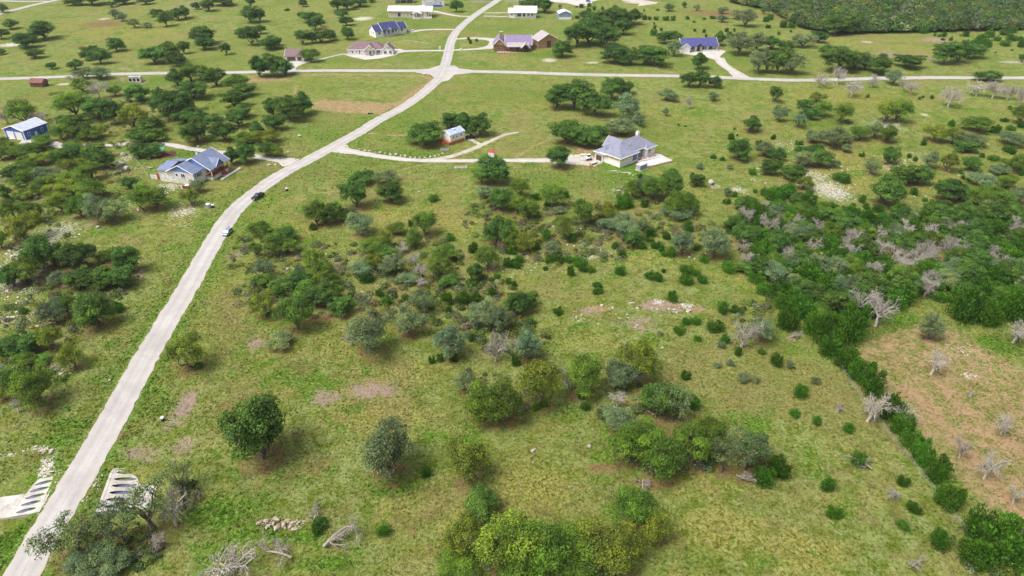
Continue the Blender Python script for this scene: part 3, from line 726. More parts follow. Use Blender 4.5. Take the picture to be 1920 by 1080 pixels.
def ribbon(name, pts, width, m, lift, jag=0.19, parent=None, px=True, tracks=True):
    c = smooth(PL(pts), 6) if px else np.asarray(pts)
    # resample evenly
    d = np.concatenate([[0], np.cumsum(np.hypot(*np.diff(c, axis=0).T))])
    n = max(3, int(d[-1] / 1.4))
    s = np.linspace(0, d[-1], n)
    c = np.stack([np.interp(s, d, c[:, 0]), np.interp(s, d, c[:, 1])], 1)
    t = np.gradient(c, axis=0); t /= np.linalg.norm(t, axis=1)[:, None]
    nrm = np.stack([-t[:, 1], t[:, 0]], 1)
    offs = np.array([-.5, -.44, -.3, -.22, -.12, 0, .12, .22, .3, .44, .5])
    trk = np.array([0, 0, .6, 1, .3, 0, .3, 1, .6, 0, 0]) * (1.0 if tracks else 0.0)
    edg = np.array([1, .35, 0, 0, 0, 0, 0, 0, 0, .35, 1.])
    wv = np.broadcast_to(np.asarray(width, float), (n,)) if np.ndim(width) == 0 else np.interp(s / d[-1], np.linspace(0, 1, len(width)), width)
    V, A = [], []
    for j, o in enumerate(offs):
        q = c + nrm * (o * wv)[:, None]
        if j in (0, len(offs) - 1):
            q = q + nrm * np.clip(rng.normal(0, jag, n), -.26, .26)[:, None]
        z = zg(q[:, 0], q[:, 1]) + lift
        V.append(np.column_stack([q, z]))
        A.append(np.tile([trk[j], edg[j], 0, 1], (n, 1)))
    V = np.stack(V, 1).reshape(-1, 3); A = np.stack(A, 1).reshape(-1, 4)
    w = len(offs)
    ii = (np.arange(n - 1)[:, None] * w + np.arange(w - 1)[None, :]).ravel()
    me = raw_mesh(name, V, np.stack([ii, ii + 1, ii + w + 1, ii + w], 1)[:, ::-1], m, {"across": A})
    me.update()
    o = link(name, me, parent)
    if not parent:
        struct(o)
    return o, c, nrm

def pad(name, pts, m, lift):
    """paved patch: polygon from photo points, filled with a fine grid so that it lies on the swells"""
    q = PL(pts)
    bm = bmesh.new()
    bm.faces.new([bm.verts.new((x, y, 0)) for x, y in q])
    bmesh.ops.triangulate(bm, faces=bm.faces[:])
    for _ in range(3):
        bmesh.ops.subdivide_edges(bm, edges=[e for e in bm.edges if e.calc_length() > 2.5], cuts=1)
        bmesh.ops.triangulate(bm, faces=[f for f in bm.faces if len(f.verts) > 3])
    co = np.array([v.co[:] for v in bm.verts])
    z = zg(co[:, 0], co[:, 1]) + lift
    for v, zz in zip(bm.verts, z):
        v.co.z = zz
    for f in bm.faces:
        if f.normal.z < 0:
            f.normal_flip()
    me = bpy.data.meshes.new(name); bm.to_mesh(me); bm.free()
    me.materials.append(m)
    return struct(link(name, me))

main_road, mc, mn = ribbon("road", MAIN, 6.2, M_ROAD, 0.07, px=False)
cross_road, _, _ = ribbon("road", CROSS, 6.0, M_ROAD, 0.064, px=False)
pad("road_junction", [(780, 129.2), (805, 127), (822, 121), (852, 121), (862, 127), (884, 129.6), (884, 135.4), (852, 139), (841, 150), (808, 157), (817, 146), (806, 138), (780, 134.6)], M_ROAD, 0.058)
ribbon("road", [(-60, 46), (8, 24), (32, 17), (60, 9), (95, 1), (130, -8)], 6, M_ROAD, 0.06)
ribbon("road", [(-30, 1.5), (40, 2), (90, 1)], 5, M_ROAD, 0.052)
# the seam down the middle of the near carriageway
k0 = [i for i in range(len(mc)) if mc[i][1] < 150]
sb_ = MB()
for i in k0[:-1]:
    a, b = mc[i], mc[i + 1]
    na, nb = mn[i], mn[i + 1]
    wa, wb = 0.035 + 0.02 * math.sin(i * 1.7), 0.035 + 0.02 * math.sin((i + 1) * 1.7)
    ja, jb = 0.05 * math.sin(i * 2.3), 0.05 * math.sin((i + 1) * 2.3)
    za_, zb_ = zat(*a) + 0.076, zat(*b) + 0.076
    P = [(*(a + na * (ja - wa)), za_), (*(a + na * (ja + wa)), za_), (*(b + nb * (jb + wb)), zb_), (*(b + nb * (jb - wb)), zb_)]
    sb_.add(P, [(0, 3, 2, 1)])
sb_.obj("seam", mat("seam_tar", (0.30, 0.285, 0.27)), main_road)

ribbon("driveway", [(630, 279), (662, 284), (700, 290), (760, 297.5), (800, 300), (850, 301.3), (920, 302), (1000, 302), (1060, 301), (1085, 300)], [5.5, 4.0, 3.6, 3.6, 3.6, 4.2, 5.5], M_CONC, 0.056)
pad("driveway_mouth", [(640, 268), (652, 272), (654, 277), (668, 283), (672, 288), (650, 288.5), (622, 285), (610, 288), (618, 277)], M_ROAD, 0.05)
ribbon("driveway", [(795, 300.5), (840, 294), (880, 281), (915, 266), (945, 252), (972, 247)], [4.5, 3.2, 3.0, 2.8, 2.4, 1.8], M_GRAV, 0.046)
ribbon("driveway", [(880, 259), (890, 264), (900, 270)], 2.0, M_GRAV, 0.04)
ribbon("driveway", [(545, 304), (520, 300.5), (480, 295.5), (440, 290), (400, 286.5), (360, 281), (320, 273.5), (280, 270), (240, 272), (200, 276), (150, 277.5), (117, 278), (85, 269), (60, 267.5), (40, 269)], [5.5, 3.8, 3.6, 3.6, 3.6, 3.6, 4.5, 6.5], M_CONC, 0.05)
pad("driveway_mouth", [(508, 296.5), (545, 297.5), (562, 299), (545, 309), (530, 314), (522, 305), (500, 300.5)], M_CONC, 0.044)
ribbon("driveway", [(836, 93.5), (800, 93.8), (760, 94.5), (742, 96.5)], [4, 3.4, 4.5, 7], M_CONC, 0.05)
pad("driveway", [(641, 99), (660, 105.5), (685, 111.2), (715, 108.2), (743, 102), (748, 98), (765, 95), (750, 90), (735, 91), (722, 98), (660, 99)], M_CONC, 0.044)
ribbon("driveway", [(643, 99.5), (622, 104), (600, 109.5), (575, 114)], [1.8, 1.8, 2.4, 3.5], M_CONC, 0.05)
pad("driveway", [(534, 113), (572, 113), (582, 114.5), (566, 118.5), (556, 124), (553, 130.5), (540, 131), (545, 120)], M_CONC, 0.044)
ribbon("driveway", [(856, 55.5), (820, 54.5), (790, 55.5), (768, 58.5)], [4, 3.5, 4, 5], M_CONC, 0.05)
ribbon("driveway", [(884, 31.5), (860, 31), (835, 27), (812, 23)], [4, 4, 4.5, 6], M_CONC, 0.05)
ribbon("driveway", [(843, 92.5), (870, 92), (900, 90), (922, 87), (934, 81), (926, 75.5), (905, 72.5), (880, 71.8), (853, 73)], [3.6, 3.4, 4.5, 9, 13, 9, 6, 4, 4], M_CONC, 0.05)
ribbon("driveway", [(907, 31), (930, 31.5), (953, 32.5)], 3, M_CONC, 0.05)
ribbon("driveway", [(908, 25), (930, 24.8), (952, 24.5)], 3, M_CONC, 0.05)
pad("driveway", [(1277, 100.5), (1300, 104.5), (1325, 108.5), (1345, 116), (1358, 116), (1349, 108), (1361, 97.5), (1346, 92), (1336, 97), (1300, 98)], M_CONC, 0.05)
ribbon("driveway", [(1347, 110), (1356, 123), (1374, 135), (1392, 147)], [6.5, 6, 6, 9], M_CONC, 0.056)
pad("driveway", [(1028, 0), (1035, 4), (1062, 6), (1085, 12.5), (1106, 11), (1112, 3), (1125, 0), (1120, -6), (1028, -6)], M_CONC, 0.05)
pad("gravel_yard", [(1165, 1), (1200, 5), (1195, 12), (1230, 7), (1234, 4), (1200, -1), (1180, -6)], M_GRAV, 0.05)
pad("gravel_yard", [(768, 15), (800, 10), (795, 16), (775, 19)], M_GRAV, 0.05)
ribbon("side_street", [(885, 6), (905, 5), (930, 4)], 5, mat("asphalt_grey", (0.22, 0.22, 0.24)), 0.05)
ribbon("side_street", [(948, 2.5), (975, 2), (1010, 1)], 5, mat("asphalt_grey", (0.22, 0.22, 0.24)), 0.05)

# ------------------------------------------------------------------ buildings
M_WHITE = mat("white_siding", (0.82, 0.81, 0.79), 0.7, 0.06, 0.8)
M_CREAM = mat("cream_stone", (0.72, 0.68, 0.60), 0.8, 0.12, 1.0)
M_PALE = brick_mat("pale_limestone_wall", (0.74, 0.72, 0.69), (0.60, 0.58, 0.55), 1.6)
M_BROWN = brick_mat("brown_stone_wall", (0.40, 0.245, 0.13), (0.30, 0.22, 0.15), 1.8)
M_TRIM = mat("white_trim", (0.82, 0.82, 0.82), 0.6, 0.05)
M_BLUE = mat("bright_blue_siding", (0.060, 0.135, 0.52), 0.6, 0.10, 0.8)
M_CORN = mat("cornflower_siding", (0.17, 0.29, 0.74), 0.6, 0.08, 0.8)
M_GLASS = mat("dark_glass", (0.03, 0.045, 0.09), 0.12, 0.2, 0.6, 0.0, 0.7)
M_DKWOOD = mat("dark_brown_door", (0.095, 0.055, 0.05), 0.6, 0.15)
M_REDWOOD = mat("red_stained_wood", (0.36, 0.085, 0.045), 0.7, 0.2)
M_ORWOOD = mat("orange_stained_wood", (0.46, 0.145, 0.05), 0.7, 0.2, 2.0)
M_CONCR = mat("cast_concrete", (0.56, 0.535, 0.50), 0.9, 0.2, 0.35)
M_GREY = mat("grey_metal", (0.42, 0.42, 0.44), 0.5, 0.12)
M_BLACK = mat("black_paint", (0.015, 0.015, 0.02), 0.35, 0.2)
M_TAN = mat("tan_metal_siding", (0.62, 0.53, 0.44), 0.6, 0.08)
RF_SLATE = roof_mat("slate_grey_shingles", (0.20, 0.24, 0.37))
RF_LILAC = roof_mat("grey_violet_shingles", (0.25, 0.262, 0.345))
RF_NAVY = roof_mat("navy_metal_roof", (0.040, 0.048, 0.16), 'metal')
RF_NAVYS = roof_mat("navy_shingles", (0.085, 0.085, 0.25))
RF_BROWN = roof_mat("brown_violet_shingles", (0.225, 0.150, 0.165))
RF_PURP = roof_mat("purple_grey_metal_roof", (0.235, 0.19, 0.33), 'metal')
RF_WHITE = roof_mat("white_metal_roof", (0.80, 0.80, 0.80), 'metal')
RF_PALE = roof_mat("pale_grey_metal_roof", (0.50, 0.54, 0.62), 'metal')
RF_BLUE = roof_mat("pale_blue_metal_roof", (0.42, 0.50, 0.66), 'metal')
RF_TAUPE = roof_mat("taupe_metal_roof", (0.42, 0.37, 0.39), 'metal')

class House:
    def __init__(s, name, label, a, b, cat='house', z=None):
        pa, pb = G(*a), G(*b)
        s.ang = math.atan2(pb[1] - pa[1], pb[0] - pa[0])
        s.L = math.dist(pa, pb)
        s.t = thing(name, label, cat, (pa[0], pa[1], zat(*pa) + 0.02 if z is None else z), s.ang)
    def part(s, mb, name, m, parent=None, bevel=0):
        return mb.obj(name, m, parent or s.t, bevel)
    def walls(s, x0, x1, y0, y1, z0, z1, m, name="wall"):
        s.last = (x0, x1, y0, y1)
        mb = MB()
        vs = [(x, y, z) for z in (z0 - 1.2, z1) for (x, y) in ((x0, y0), (x1, y0), (x1, y1), (x0, y1))]
        mb.add(vs, [(0, 1, 5, 4), (1, 2, 6, 5), (2, 3, 7, 6), (3, 0, 4, 7), (4, 5, 6, 7)])
        return s.part(mb, name, m)
    def base(s, x0, x1, y0, y1, z1, m=None):
        return s.part(MB().box(x0 - .12, x1 + .12, y0 - .12, y1 + .12, -1.2, z1), "foundation", m or M_CONCR)
    def gable(s, x0, x1, y0, y1, eave, ridge, axis, rm, gm=None, over=0.55, th=0.16, fascia=True):
        """pitched roof, ridge along axis; gable walls filled in"""
        p = s.t
        if axis == 'x':
            ym = (y0 + y1) / 2
            k = (ridge - eave) / (ym - y0)
            ye0, ye1, ez = y0 - over, y1 + over, eave - k * over
            xa, xb = x0 - over, x1 + over
            r = MB().slab([(xa, ye0, ez + th), (xb, ye0, ez + th), (xb, ym, ridge + th), (xa, ym, ridge + th)], th)
            r.slab([(xa, ym, ridge + th + .003), (xb, ym, ridge + th + .003), (xb, ye1, ez + th), (xa, ye1, ez + th)], th)
            g = [MB().extr([(y0, eave - .01), (y1, eave - .01), (ym, ridge - .02)], 'x', x, x + .06 * q) for x, q in ((x0 + .001, 1), (x1 - .001, -1))]
            ends = [[(xe, ye0, ez), (xe, ym, ridge), (xe, ye1, ez)] for xe in (xa - .03, xb + .03)]
        else:
            xm = (x0 + x1) / 2
            k = (ridge - eave) / (xm - x0)
            xe0, xe1, ez = x0 - over, x1 + over, eave - k * over
            ya, yb = y0 - over, y1 + over
            r = MB().slab([(xe0, ya, ez + th), (xm, ya, ridge + th), (xm, yb, ridge + th), (xe0, yb, ez + th)], th)
            r.slab([(xm, ya, ridge + th + .003), (xe1, ya, ez + th), (xe1, yb, ez + th), (xm, yb, ridge + th + .003)], th)
            g = [MB().extr([(x0, eave - .01), (x1, eave - .01), (xm, ridge - .02)], 'y', y, y + .06 * q) for y, q in ((y0 + .001, 1), (y1 - .001, -1))]
            ends = [[(xe0, ye, ez), (xm, ye, ridge), (xe1, ye, ez)] for ye in (ya - .03, yb + .03)]
        ro = s.part(r, "roof", rm)
        for q in g:
            s.part(q, "gable", gm or M_WHITE)
        if fascia:
            for e in ends:
                f = MB()
                for a, b in zip(e[:-1], e[1:]):
                    f.tube((a[0], a[1], a[2] + .06), (b[0], b[1], b[2] + .06), .16, .16, 4)
                s.part(f, "fascia", M_TRIM, ro)
        return ro
    def hip(s, x0, x1, y0, y1, eave, ridge, rm, over=0.6, axis=None):
        X0, X1, Y0, Y1 = x0 - over, x1 + over, y0 - over, y1 + over
        w, d = X1 - X0, Y1 - Y0
        if axis is None:
            axis = 'x' if w > d else 'y'
        if axis == 'x':
            h = min(d / 2, w / 2 - .05)
            A, B = (X0 + h, (Y0 + Y1) / 2, ridge), (X1 - h, (Y0 + Y1) / 2, ridge)
        else:
            h = min(w / 2, d / 2 - .05)
            A, B = ((X0 + X1) / 2, Y0 + h, ridge), ((X0 + X1) / 2, Y1 - h, ridge)
        c = [(X0, Y0, eave), (X1, Y0, eave), (X1, Y1, eave), (X0, Y1, eave)]
        low = [(x, y, z - .2) for x, y, z in c]
        vs = c + [A, B] + low
        if axis == 'x':
            fs = [(0, 1, 5, 4), (1, 2, 5), (2, 3, 4, 5), (3, 0, 4)]
        else:
            fs = [(0, 1, 4), (1, 2, 5, 4), (2, 3, 5), (3, 0, 4, 5)]
        fs += [(0, 6, 7, 1), (1, 7, 8, 2), (2, 8, 9, 3), (3, 9, 6, 0), (9, 8, 7, 6)]
        ro = s.part(MB().add(vs, fs), "roof", rm)
        f = MB()
        for a, b in zip(c, c[1:] + c[:1]):
            f.tube((a[0], a[1], a[2] - .1), (b[0], b[1], b[2] - .1), .14, .14, 4)
        s.part(f, "fascia", M_TRIM, ro)
        return ro
    def pane(s, face, u, z, w, h, name="window", fm=None, gm=None, bars=1, box=None):
        """window or door: frame, with glass or a leaf as its child. face f(ront) l(eft) r(ight); u along that wall"""
        x0, x1, y0, y1 = box or s.last
        def B(mb, a0, a1, b0, b1, d0, d1):
            if face == 'f':
                mb.box(a0, a1, y0 - d1, y0 - d0, b0, b1)
            elif face == 'l':
                mb.box(x0 - d1, x0 - d0, a0, a1, b0, b1)
            else:
                mb.box(x1 + d0, x1 + d1, a0, a1, b0, b1)
        t = 0.13
        fr = MB()
        B(fr, u, u + w, z, z + t, .004, .09); B(fr, u, u + w, z + h - t, z + h, .004, .09)
        B(fr, u, u + t, z + t, z + h - t, .004, .09); B(fr, u + w - t, u + w, z + t, z + h - t, .004, .09)
        for q in range(bars):
            c = u + w * (q + 1) / (bars + 1)
            B(fr, c - .05, c + .05, z + t, z + h - t, .03, .075)
        o = s.part(fr, name, fm or M_TRIM)
        g = MB()
        B(g, u + t, u + w - t, z + t, z + h - t, .006, .035)
        s.part(g, "pane" if name == "window" else "leaf", gm or M_GLASS, o)
        return o
    def post(s, x, y, z0, z1, m, r=.12, name="post"):
        return s.part(MB().box(x - r, x + r, y - r, y + r, z0, z1), name, m)
    def box(s, name, m, *b, parent=None, bevel=0):
        return s.part(MB().box(*b), name, m, parent, bevel)

# blue-and-white house with the grey roof
h = House("ranch_house", "white stone house with cornflower blue gables and slate grey roof", (303, 343), (366, 350.5))
h.walls(5.2, 15.4, 5.2, 16, 0, 4.4, M_WHITE)
main_box = h.last
h.gable(5.2, 18.4, 5.2, 16, 4.4, 8.2, 'y', RF_SLATE, M_CORN)
h.walls(0, 14.8, 0, 5.6, 0, 4.4, M_PALE)
h.gable(4.2, 14.8, 0, 6.6, 4.4, 7.0, 'y', RF_SLATE, M_CORN)
h.part(MB().slab([(-.5, -.5, 4.5), (4.6, -.5, 4.62), (4.6, 6.2, 5.9), (-.5, 6.2, 5.6)], .16), "lean_to_roof", RF_SLATE)
h.walls(.4, 5.2, 5.6, 11, 0, 4.4, M_PALE, "rear_wall")
h.part(MB().slab([(-.2, 6.0, 5.6), (6.2, 6.0, 6.2), (6.2, 11.6, 4.9), (-.2, 11.6, 4.5)], .16), "rear_roof", RF_SLATE)
h.last = (0, 14.8, 0, 5.6)
h.pane('f', 7.2, 2.6, 1.1, 1.2, bars=0); h.pane('f', 9.5, 2.2, 1.8, 1.7, bars=1)
h.pane('r', 1.6, 2.0, 1.9, 1.7, bars=1)
h.box("shutter", M_CORN, 14.806, 14.88, .7, 1.4, 1.95, 3.75); h.box("shutter", M_CORN, 14.806, 14.88, 3.7, 4.4, 1.95, 3.75)
h.box("porch_deck", M_REDWOOD, 15.4, 18.3, 5.6, 15.8, 1.2, 1.4)
h.box("porch_skirt", M_PALE, 15.45, 18.15, 5.75, 15.6, -1, 1.195)
for y_ in (5.9, 8.3, 10.7, 13.1, 15.5):
    h.post(18.05, y_, 1.4, 4.1, M_TRIM if y_ < 7 else M_REDWOOD)
for y_ in (5.9, 8.3, 13.1):
    rl = MB().box(18.0, 18.1, y_ + .15, y_ + 2.25, 2.3, 2.4)
    for q in range(7):
        rl.box(18.02, 18.08, y_ + .3 + q * .29, y_ + .36 + q * .29, 1.4, 2.3)
    h.part(rl, "railing", M_REDWOOD)
for q in range(5):
    h.box("step", M_REDWOOD, 18.32 + q * .34, 18.64 + q * .34, 10.9, 12.9, -0.5, 1.15 - q * .24)
h.pane('r', 6.6, 2.0, 1.4, 1.7, box=main_box); h.pane('r', 10.9, 1.42, 1.3, 2.2, "door", M_TRIM, M_DKWOOD, 0, main_box); h.pane('r', 13.4, 2.0, 1.6, 1.7, box=main_box)
dm = MB().slab([(14.2, 10.4, 6.9), (18.95, 10.4, 6.9), (18.95, 7.9, 4.35), (16.6, 7.9, 5.1)], .12)
dm.slab([(14.2, 10.4, 6.903), (16.6, 12.9, 5.1), (18.95, 12.9, 4.35), (18.95, 10.4, 6.903)], .12)
dr = h.part(dm, "dormer_roof", RF_SLATE)
h.part(MB().extr([(8.3, 4.4), (12.5, 4.4), (10.4, 6.6)], 'x', 18.3, 18.4), "dormer_gable", M_CORN, dr)
h.part(MB().extr([(9.9, 5.0), (10.9, 5.0), (10.4, 5.9)], 'x', 18.404, 18.43), "dormer_window", M_GLASS, dr)
f_ = MB().tube((18.98, 7.9, 4.3), (18.98, 10.4, 6.9), .13, .13, 4).tube((18.98, 10.4, 6.9), (18.98, 12.9, 4.3), .13, .13, 4)
h.part(f_, "dormer_fascia", M_TRIM, dr)
h.box("garden_wall", M_PALE, -5.2, -.15, 1.0, 1.35, -1, 1.5); h.box("gate", M_REDWOOD, -2.2, -.3, .88, .98, .05, 2.3)
h.box("walkway", M_CONCR, 20.2, 21.4, 7.0, 19, -.5, .06); h.box("landing", M_CONCR, 18.3, 20.2, 10.5, 13.2, -.6, .05)
h.box("roof_vent", M_TRIM, 8.0, 8.4, 12, 12.4, 6.2, 7.4)

# house still being built, grey-violet hips
h = House("unfinished_house", "unfinished white house with grey-violet hip roof, yellow sheathing band and chimney", (1162, 314), (1228, 288))
h.walls(0, 10.8, 0, 8.4, 0, 3.9, M_WHITE)
h.hip(0, 10.8, 0, 9.5, 3.9, 6.4, RF_LILAC)
for x0, x1, y0_, y1_ in ((-.05, -.004, .6, 7.8),):
    h.box("sheathing_band", mat("yellow_sheathing", (0.74, 0.60, 0.02), .6, .1), x0, x1, y0_, y1_, 2.55, 3.05)
YB = MATS["yellow_sheathing"]
h.box("sheathing_band", YB, 1.2, 3.4, -.05, -.004, 2.5, 3.1); h.box("sheathing_band", YB, 5.1, 7.2, -.05, -.004, 2.6, 3.4)
h.box("sheathing_band", YB, .05, 1.0, -.05, -.004, 2.4, 2.9)
h.pane('f', 7.7, .9, 2.6, 2.3, bars=2, fm=mat("blue_window_film", (.16, .25, .55))); h.pane('f', 3.6, 2.3, .8, .9, bars=0); h.pane('f', 1.6, 2.3, .8, .9, bars=0)
h.pane('l', 3.3, 2.9, 1.4, .6, bars=0)
h.walls(3, 21.8, 4.5, 10.5, 0, 4.0, M_WHITE)
h.hip(2.6, 22.2, 1.6, 10.9, 4.0, 7.5, RF_LILAC)
h.walls(6.5, 13, 10.5, 14, 0, 4.0, M_WHITE)
h.gable(6.5, 13, 7, 14, 4.0, 7.0, 'y', RF_LILAC, M_WHITE)
h.walls(16.6, 22.3, .2, 4.5, 0, 3.7, M_WHITE)
h.hip(16.6, 22.3, .2, 6.5, 3.72, 5.6, RF_LILAC)
h.pane('f', 17.8, 1.1, 1.5, 1.9, bars=1); h.pane('f', 20.4, 2.5, .8, .8, bars=0); h.pane('r', 1.5, 1.1, 1.5, 1.8)
h.box("sheathing_band", YB, 19.5, 20.9, .144, .195, 1.9, 2.4)
h.walls(-.4, 6.5, 8.4, 12.6, 0, 3.6, M_CREAM)
h.hip(-.4, 8.5, 7.4, 12.6, 3.62, 5.5, RF_LILAC)
h.pane('l', 8.9, .05, 3.2, 2.5, "garage_opening", M_TRIM, M_DKWOOD, 0)
h.box("chimney", M_TRIM, 19.6, 20.9, 7.4, 8.6, 3.5, 7.9); h.box("chimney_cap", M_CONCR, 19.9, 20.6, 7.7, 8.3, 7.904, 8.3)
for x_ in (11.6, 13.8, 16.2):
    h.post(x_, 2.0, 0, 3.7, M_GREY)
h.box("porch_beam", M_DKWOOD, 10.9, 16.55, 1.8, 2.2, 3.45, 3.7)
h.part(MB().slab([(10.9, .9, 3.95), (16.5, .9, 3.95), (16.5, 2.2, 4.35), (10.9, 2.2, 4.35)], .12), "porch_roof", RF_LILAC)
h.box("patio", mat("patio_paving", (.55, .47, .42), .85, .2), 10.95, 23.5, -3.0, 8.3, -.8, .14)
h.box("roof_vent", M_GREY, 9.6, 10.0, 3.6, 4.0, 5.0, 6.6)
pp = thing("swimming_pool", "pale turquoise swimming pool in a raised stone deck beside the grey-roofed house", "pool", (*G(1214, 313), zat(*G(1214, 313))), math.radians(30))
dk = MB()
dk.box(0, 13, 0, 1.2, -1.2, .55); dk.box(0, 13, 5.6, 7, -1.2, .55); dk.box(0, 1.2, 1.2, 5.6, -1.2, .55); dk.box(11.4, 13, 1.2, 5.6, -1.2, .55)
dk.obj("deck", M_CONCR, pp)
MB().box(1.2, 11.4, 1.2, 5.6, -1, .3).obj("water", mat("pool_water", (.60, .76, .78), .08, .08, .3, 0, .6), pp)
MB().box(1.0, 12.2, -.35, -.02, -1.2, .3).obj("retaining_wall", M_BROWN, pp)
for q in range(4):
    MB().box(2 + q * 2.4, 3.3 + q * 2.4, 7.3, 8.0, -.6, .75).obj("stone_block", M_BROWN, pp, .05)
ut = thing("utility_box", "large grey metal utility box in front of the pool deck", "utility box", (*G(1200, 320), zat(*G(1200, 320))), math.radians(42))
MB().box(0, 4.3, 0, 2.2, .1, 2.1).obj("cabinet", M_GREY, ut, .04); MB().box(-.12, 4.42, -.12, 2.32, 2.104, 2.28).obj("lid", mat("pale_lid", (.62, .61, .62)), ut, .03)
MB().box(-.3, 4.6, -.3, 2.5, -.6, .096).obj("plinth", M_CONCR, ut)
for q in range(3):
    MB().box(.3 + q * 1.35, 1.4 + q * 1.35, -.03, -.003, .35, 1.9).obj("door", mat("vent_grey", (.3, .3, .33)), ut)

# bright blue garage
h = House("metal_garage", "bright blue metal garage with pale roof and two white overhead doors", (14, 261), (50, 266), 'garage')
h.walls(0, 10.8, 0, 11.5, 0, 4.2, M_BLUE)
h.gable(0, 10.8, 0, 11.5, 4.2, 5.9, 'y', RF_PALE, M_BLUE, .4)
h.pane('f', 1.2, .05, 3.9, 3.4, "overhead_door", M_TRIM, M_WHITE, 0); h.pane('f', 5.8, .05, 3.9, 3.4, "overhead_door", M_TRIM, M_WHITE, 0)
h.pane('r', 1.7, 1.4, 1.1, 1.6, bars=0); h.pane('r', 8.2, 1.4, 1.1, 1.6, bars=0); h.pane('r', 4.9, .05, 1.1, 2.3, "door", M_TRIM, M_WHITE, 0)
for x_, y_ in ((0, 0), (10.8, 0), (10.8, 11.5)):
    h.post(x_, y_, -.3, 4.15, M_TRIM, .16, "corner_trim")
h.box("apron", M_CONCR, .5, 10.5, -3.2, -.1, -.8, .05)

# brown-roofed garage
h = House("detached_garage", "cream garage with brown roof and two dark brown doors", (534, 112.5), (570, 112.5), 'garage')
h.walls(.6, 11.6, 0, 8, 0, 3.2, M_CREAM)
h.gable(.6, 11.6, 0, 8, 3.2, 6.1, 'x', RF_BROWN, M_WHITE, .5)
h.pane('f', 1.4, .05, 5.4, 2.5, "overhead_door", M_TRIM, M_DKWOOD, 0); h.pane('f', 7.6, .05, 2.8, 2.5, "overhead_door", M_TRIM, M_DKWOOD, 0)

# cream house with two front gables
h = House("cream_house", "cream gabled house with brown-violet hip roof and curved pale forecourt", (652, 103), (731, 102))
h.walls(0, 13, 2.5, 12, 0, 3.2, M_WHITE)
h.pane('f', 2.2, .9, 1.0, 1.4, bars=0); h.pane('f', 5.0, .9, .7, 1.4, bars=0); h.pane('f', 6.6, .3, .9, 2.4, "door", M_TRIM, M_DKWOOD, 0)
h.hip(0, 22, 2.5, 13, 3.2, 7.0, RF_BROWN)
h.walls(12.9, 17.5, 1.2, 12, 0, 3.2, M_CREAM)
h.gable(10.4, 17.5, .2, 8, 3.2, 6.2, 'y', RF_BROWN, M_CREAM, .4)
h.pane('f', 11.2 + 2, .4, 1.5, 2.2, bars=1); h.pane('f', 15.4, .3, 1.6, 2.4, "door", M_TRIM, mat("tan_door", (.45, .32, .2)), 0)
h.post(10.7, .5, 0, 3.2, M_CREAM, .25); h.post(13.0, .5, 0, 3.2, M_CREAM, .25); h.post(17.2, .5, 0, 3.2, M_CREAM, .25)
h.walls(17.5, 22, 3, 12, 0, 3.2, M_WHITE); h.pane('f', 17.9, .7, 1.9, 1.9, bars=1, gm=mat("blue_glass", (.06, .12, .35), .2))
h.walls(21.5, 28.2, .5, 12, 0, 3.2, M_WHITE)
h.gable(21.5, 28.2, .5, 9, 3.2, 6.2, 'y', RF_BROWN, M_WHITE, .4)
h.pane('f', 22.4, .7, 1.8, 1.9, bars=1); h.pane('f', 25.6, .7, 1.8, 1.9, bars=1); h.pane('f', 24.6, 3.9, .6, 1.0, bars=0)
for x_ in (14.6, 25.7):
    h.part(MB().tube((x_, -.28, 4.0), (x_ + 1.4, -.28, 5.9), .16, .16, 4), "gable_brace", M_DKWOOD)
h.box("porch_slab", mat("brick_paving", (.46, .33, .28), .85, .2), 8.5, 28, -1.6, 2.4, -.8, .08)
h.box("bench", M_BLACK, 13.6, 16.2, -1.1, -.4, .1, .55)

# farmhouse with navy roof
h = House("farmhouse", "white farmhouse with navy metal roof and small centred front gable", (706, 69), (765, 61.5))
h.walls(-.5, 5, 0, 11, 0, 4.4, M_WHITE)
h.gable(-.5, 5, 0, 11, 4.4, 7.4, 'x', RF_NAVY, M_WHITE)
h.pane('f', 1.4, 2.0, 1.9, 1.6); h.pane('l', 3.0, 2.2, 1.0, 1.5, bars=0); h.pane('l', 6.5, 2.2, 1.0, 1.5, bars=0)
h.walls(5, 17, 1.6, 12, 0, 4.6, M_WHITE)
bx = h.last
h.gable(5, 17, -.4, 12, 4.6, 8.4, 'x', RF_NAVY, M_WHITE)
for u_ in (6.0, 12.2):
    h.pane('f', u_, 1.8, 1.8, 2.0, bars=1, box=bx)
h.pane('f', 9.4, 1.4, 1.2, 2.4, "door", M_TRIM, M_DKWOOD, 0, bx); h.pane('f', 14.6, 2.2, 1.7, 1.6, box=bx)
for x_ in (5.3, 8.2, 11.2, 13.8):
    h.post(x_, -.2, 1.2, 4.4, M_TRIM, .14)
h.box("porch", M_CONCR, 5.05, 14, -.4, 1.55, -1, 1.2)
fg = MB().slab([(8.0, -.9, 4.5), (10.2, -.9, 6.8), (10.2, 4, 6.8), (8.0, .8, 4.7)], .12); fg.slab([(10.2, -.9, 6.803), (12.4, -.9, 4.5), (12.4, .8, 4.7), (10.2, 4, 6.803)], .12)
fo = h.part(fg, "front_gable_roof", RF_NAVY)
h.part(MB().extr([(8.3, 4.5), (12.1, 4.5), (10.2, 6.5)], 'y', -.75, -.65), "front_gable", M_WHITE, fo); h.part(MB().extr([(9.8, 5.0), (10.6, 5.0), (10.2, 5.7)], 'y', -.775, -.755), "gable_window", M_GLASS, fo)
h.walls(17, 24, 2.2, 11, 0, 4.2, M_WHITE)
h.gable(17, 24, 2.2, 11, 4.2, 7.2, 'x', RF_NAVY, M_WHITE)
h.pane('f', 19.6, 2.0, 1.8, 1.7)

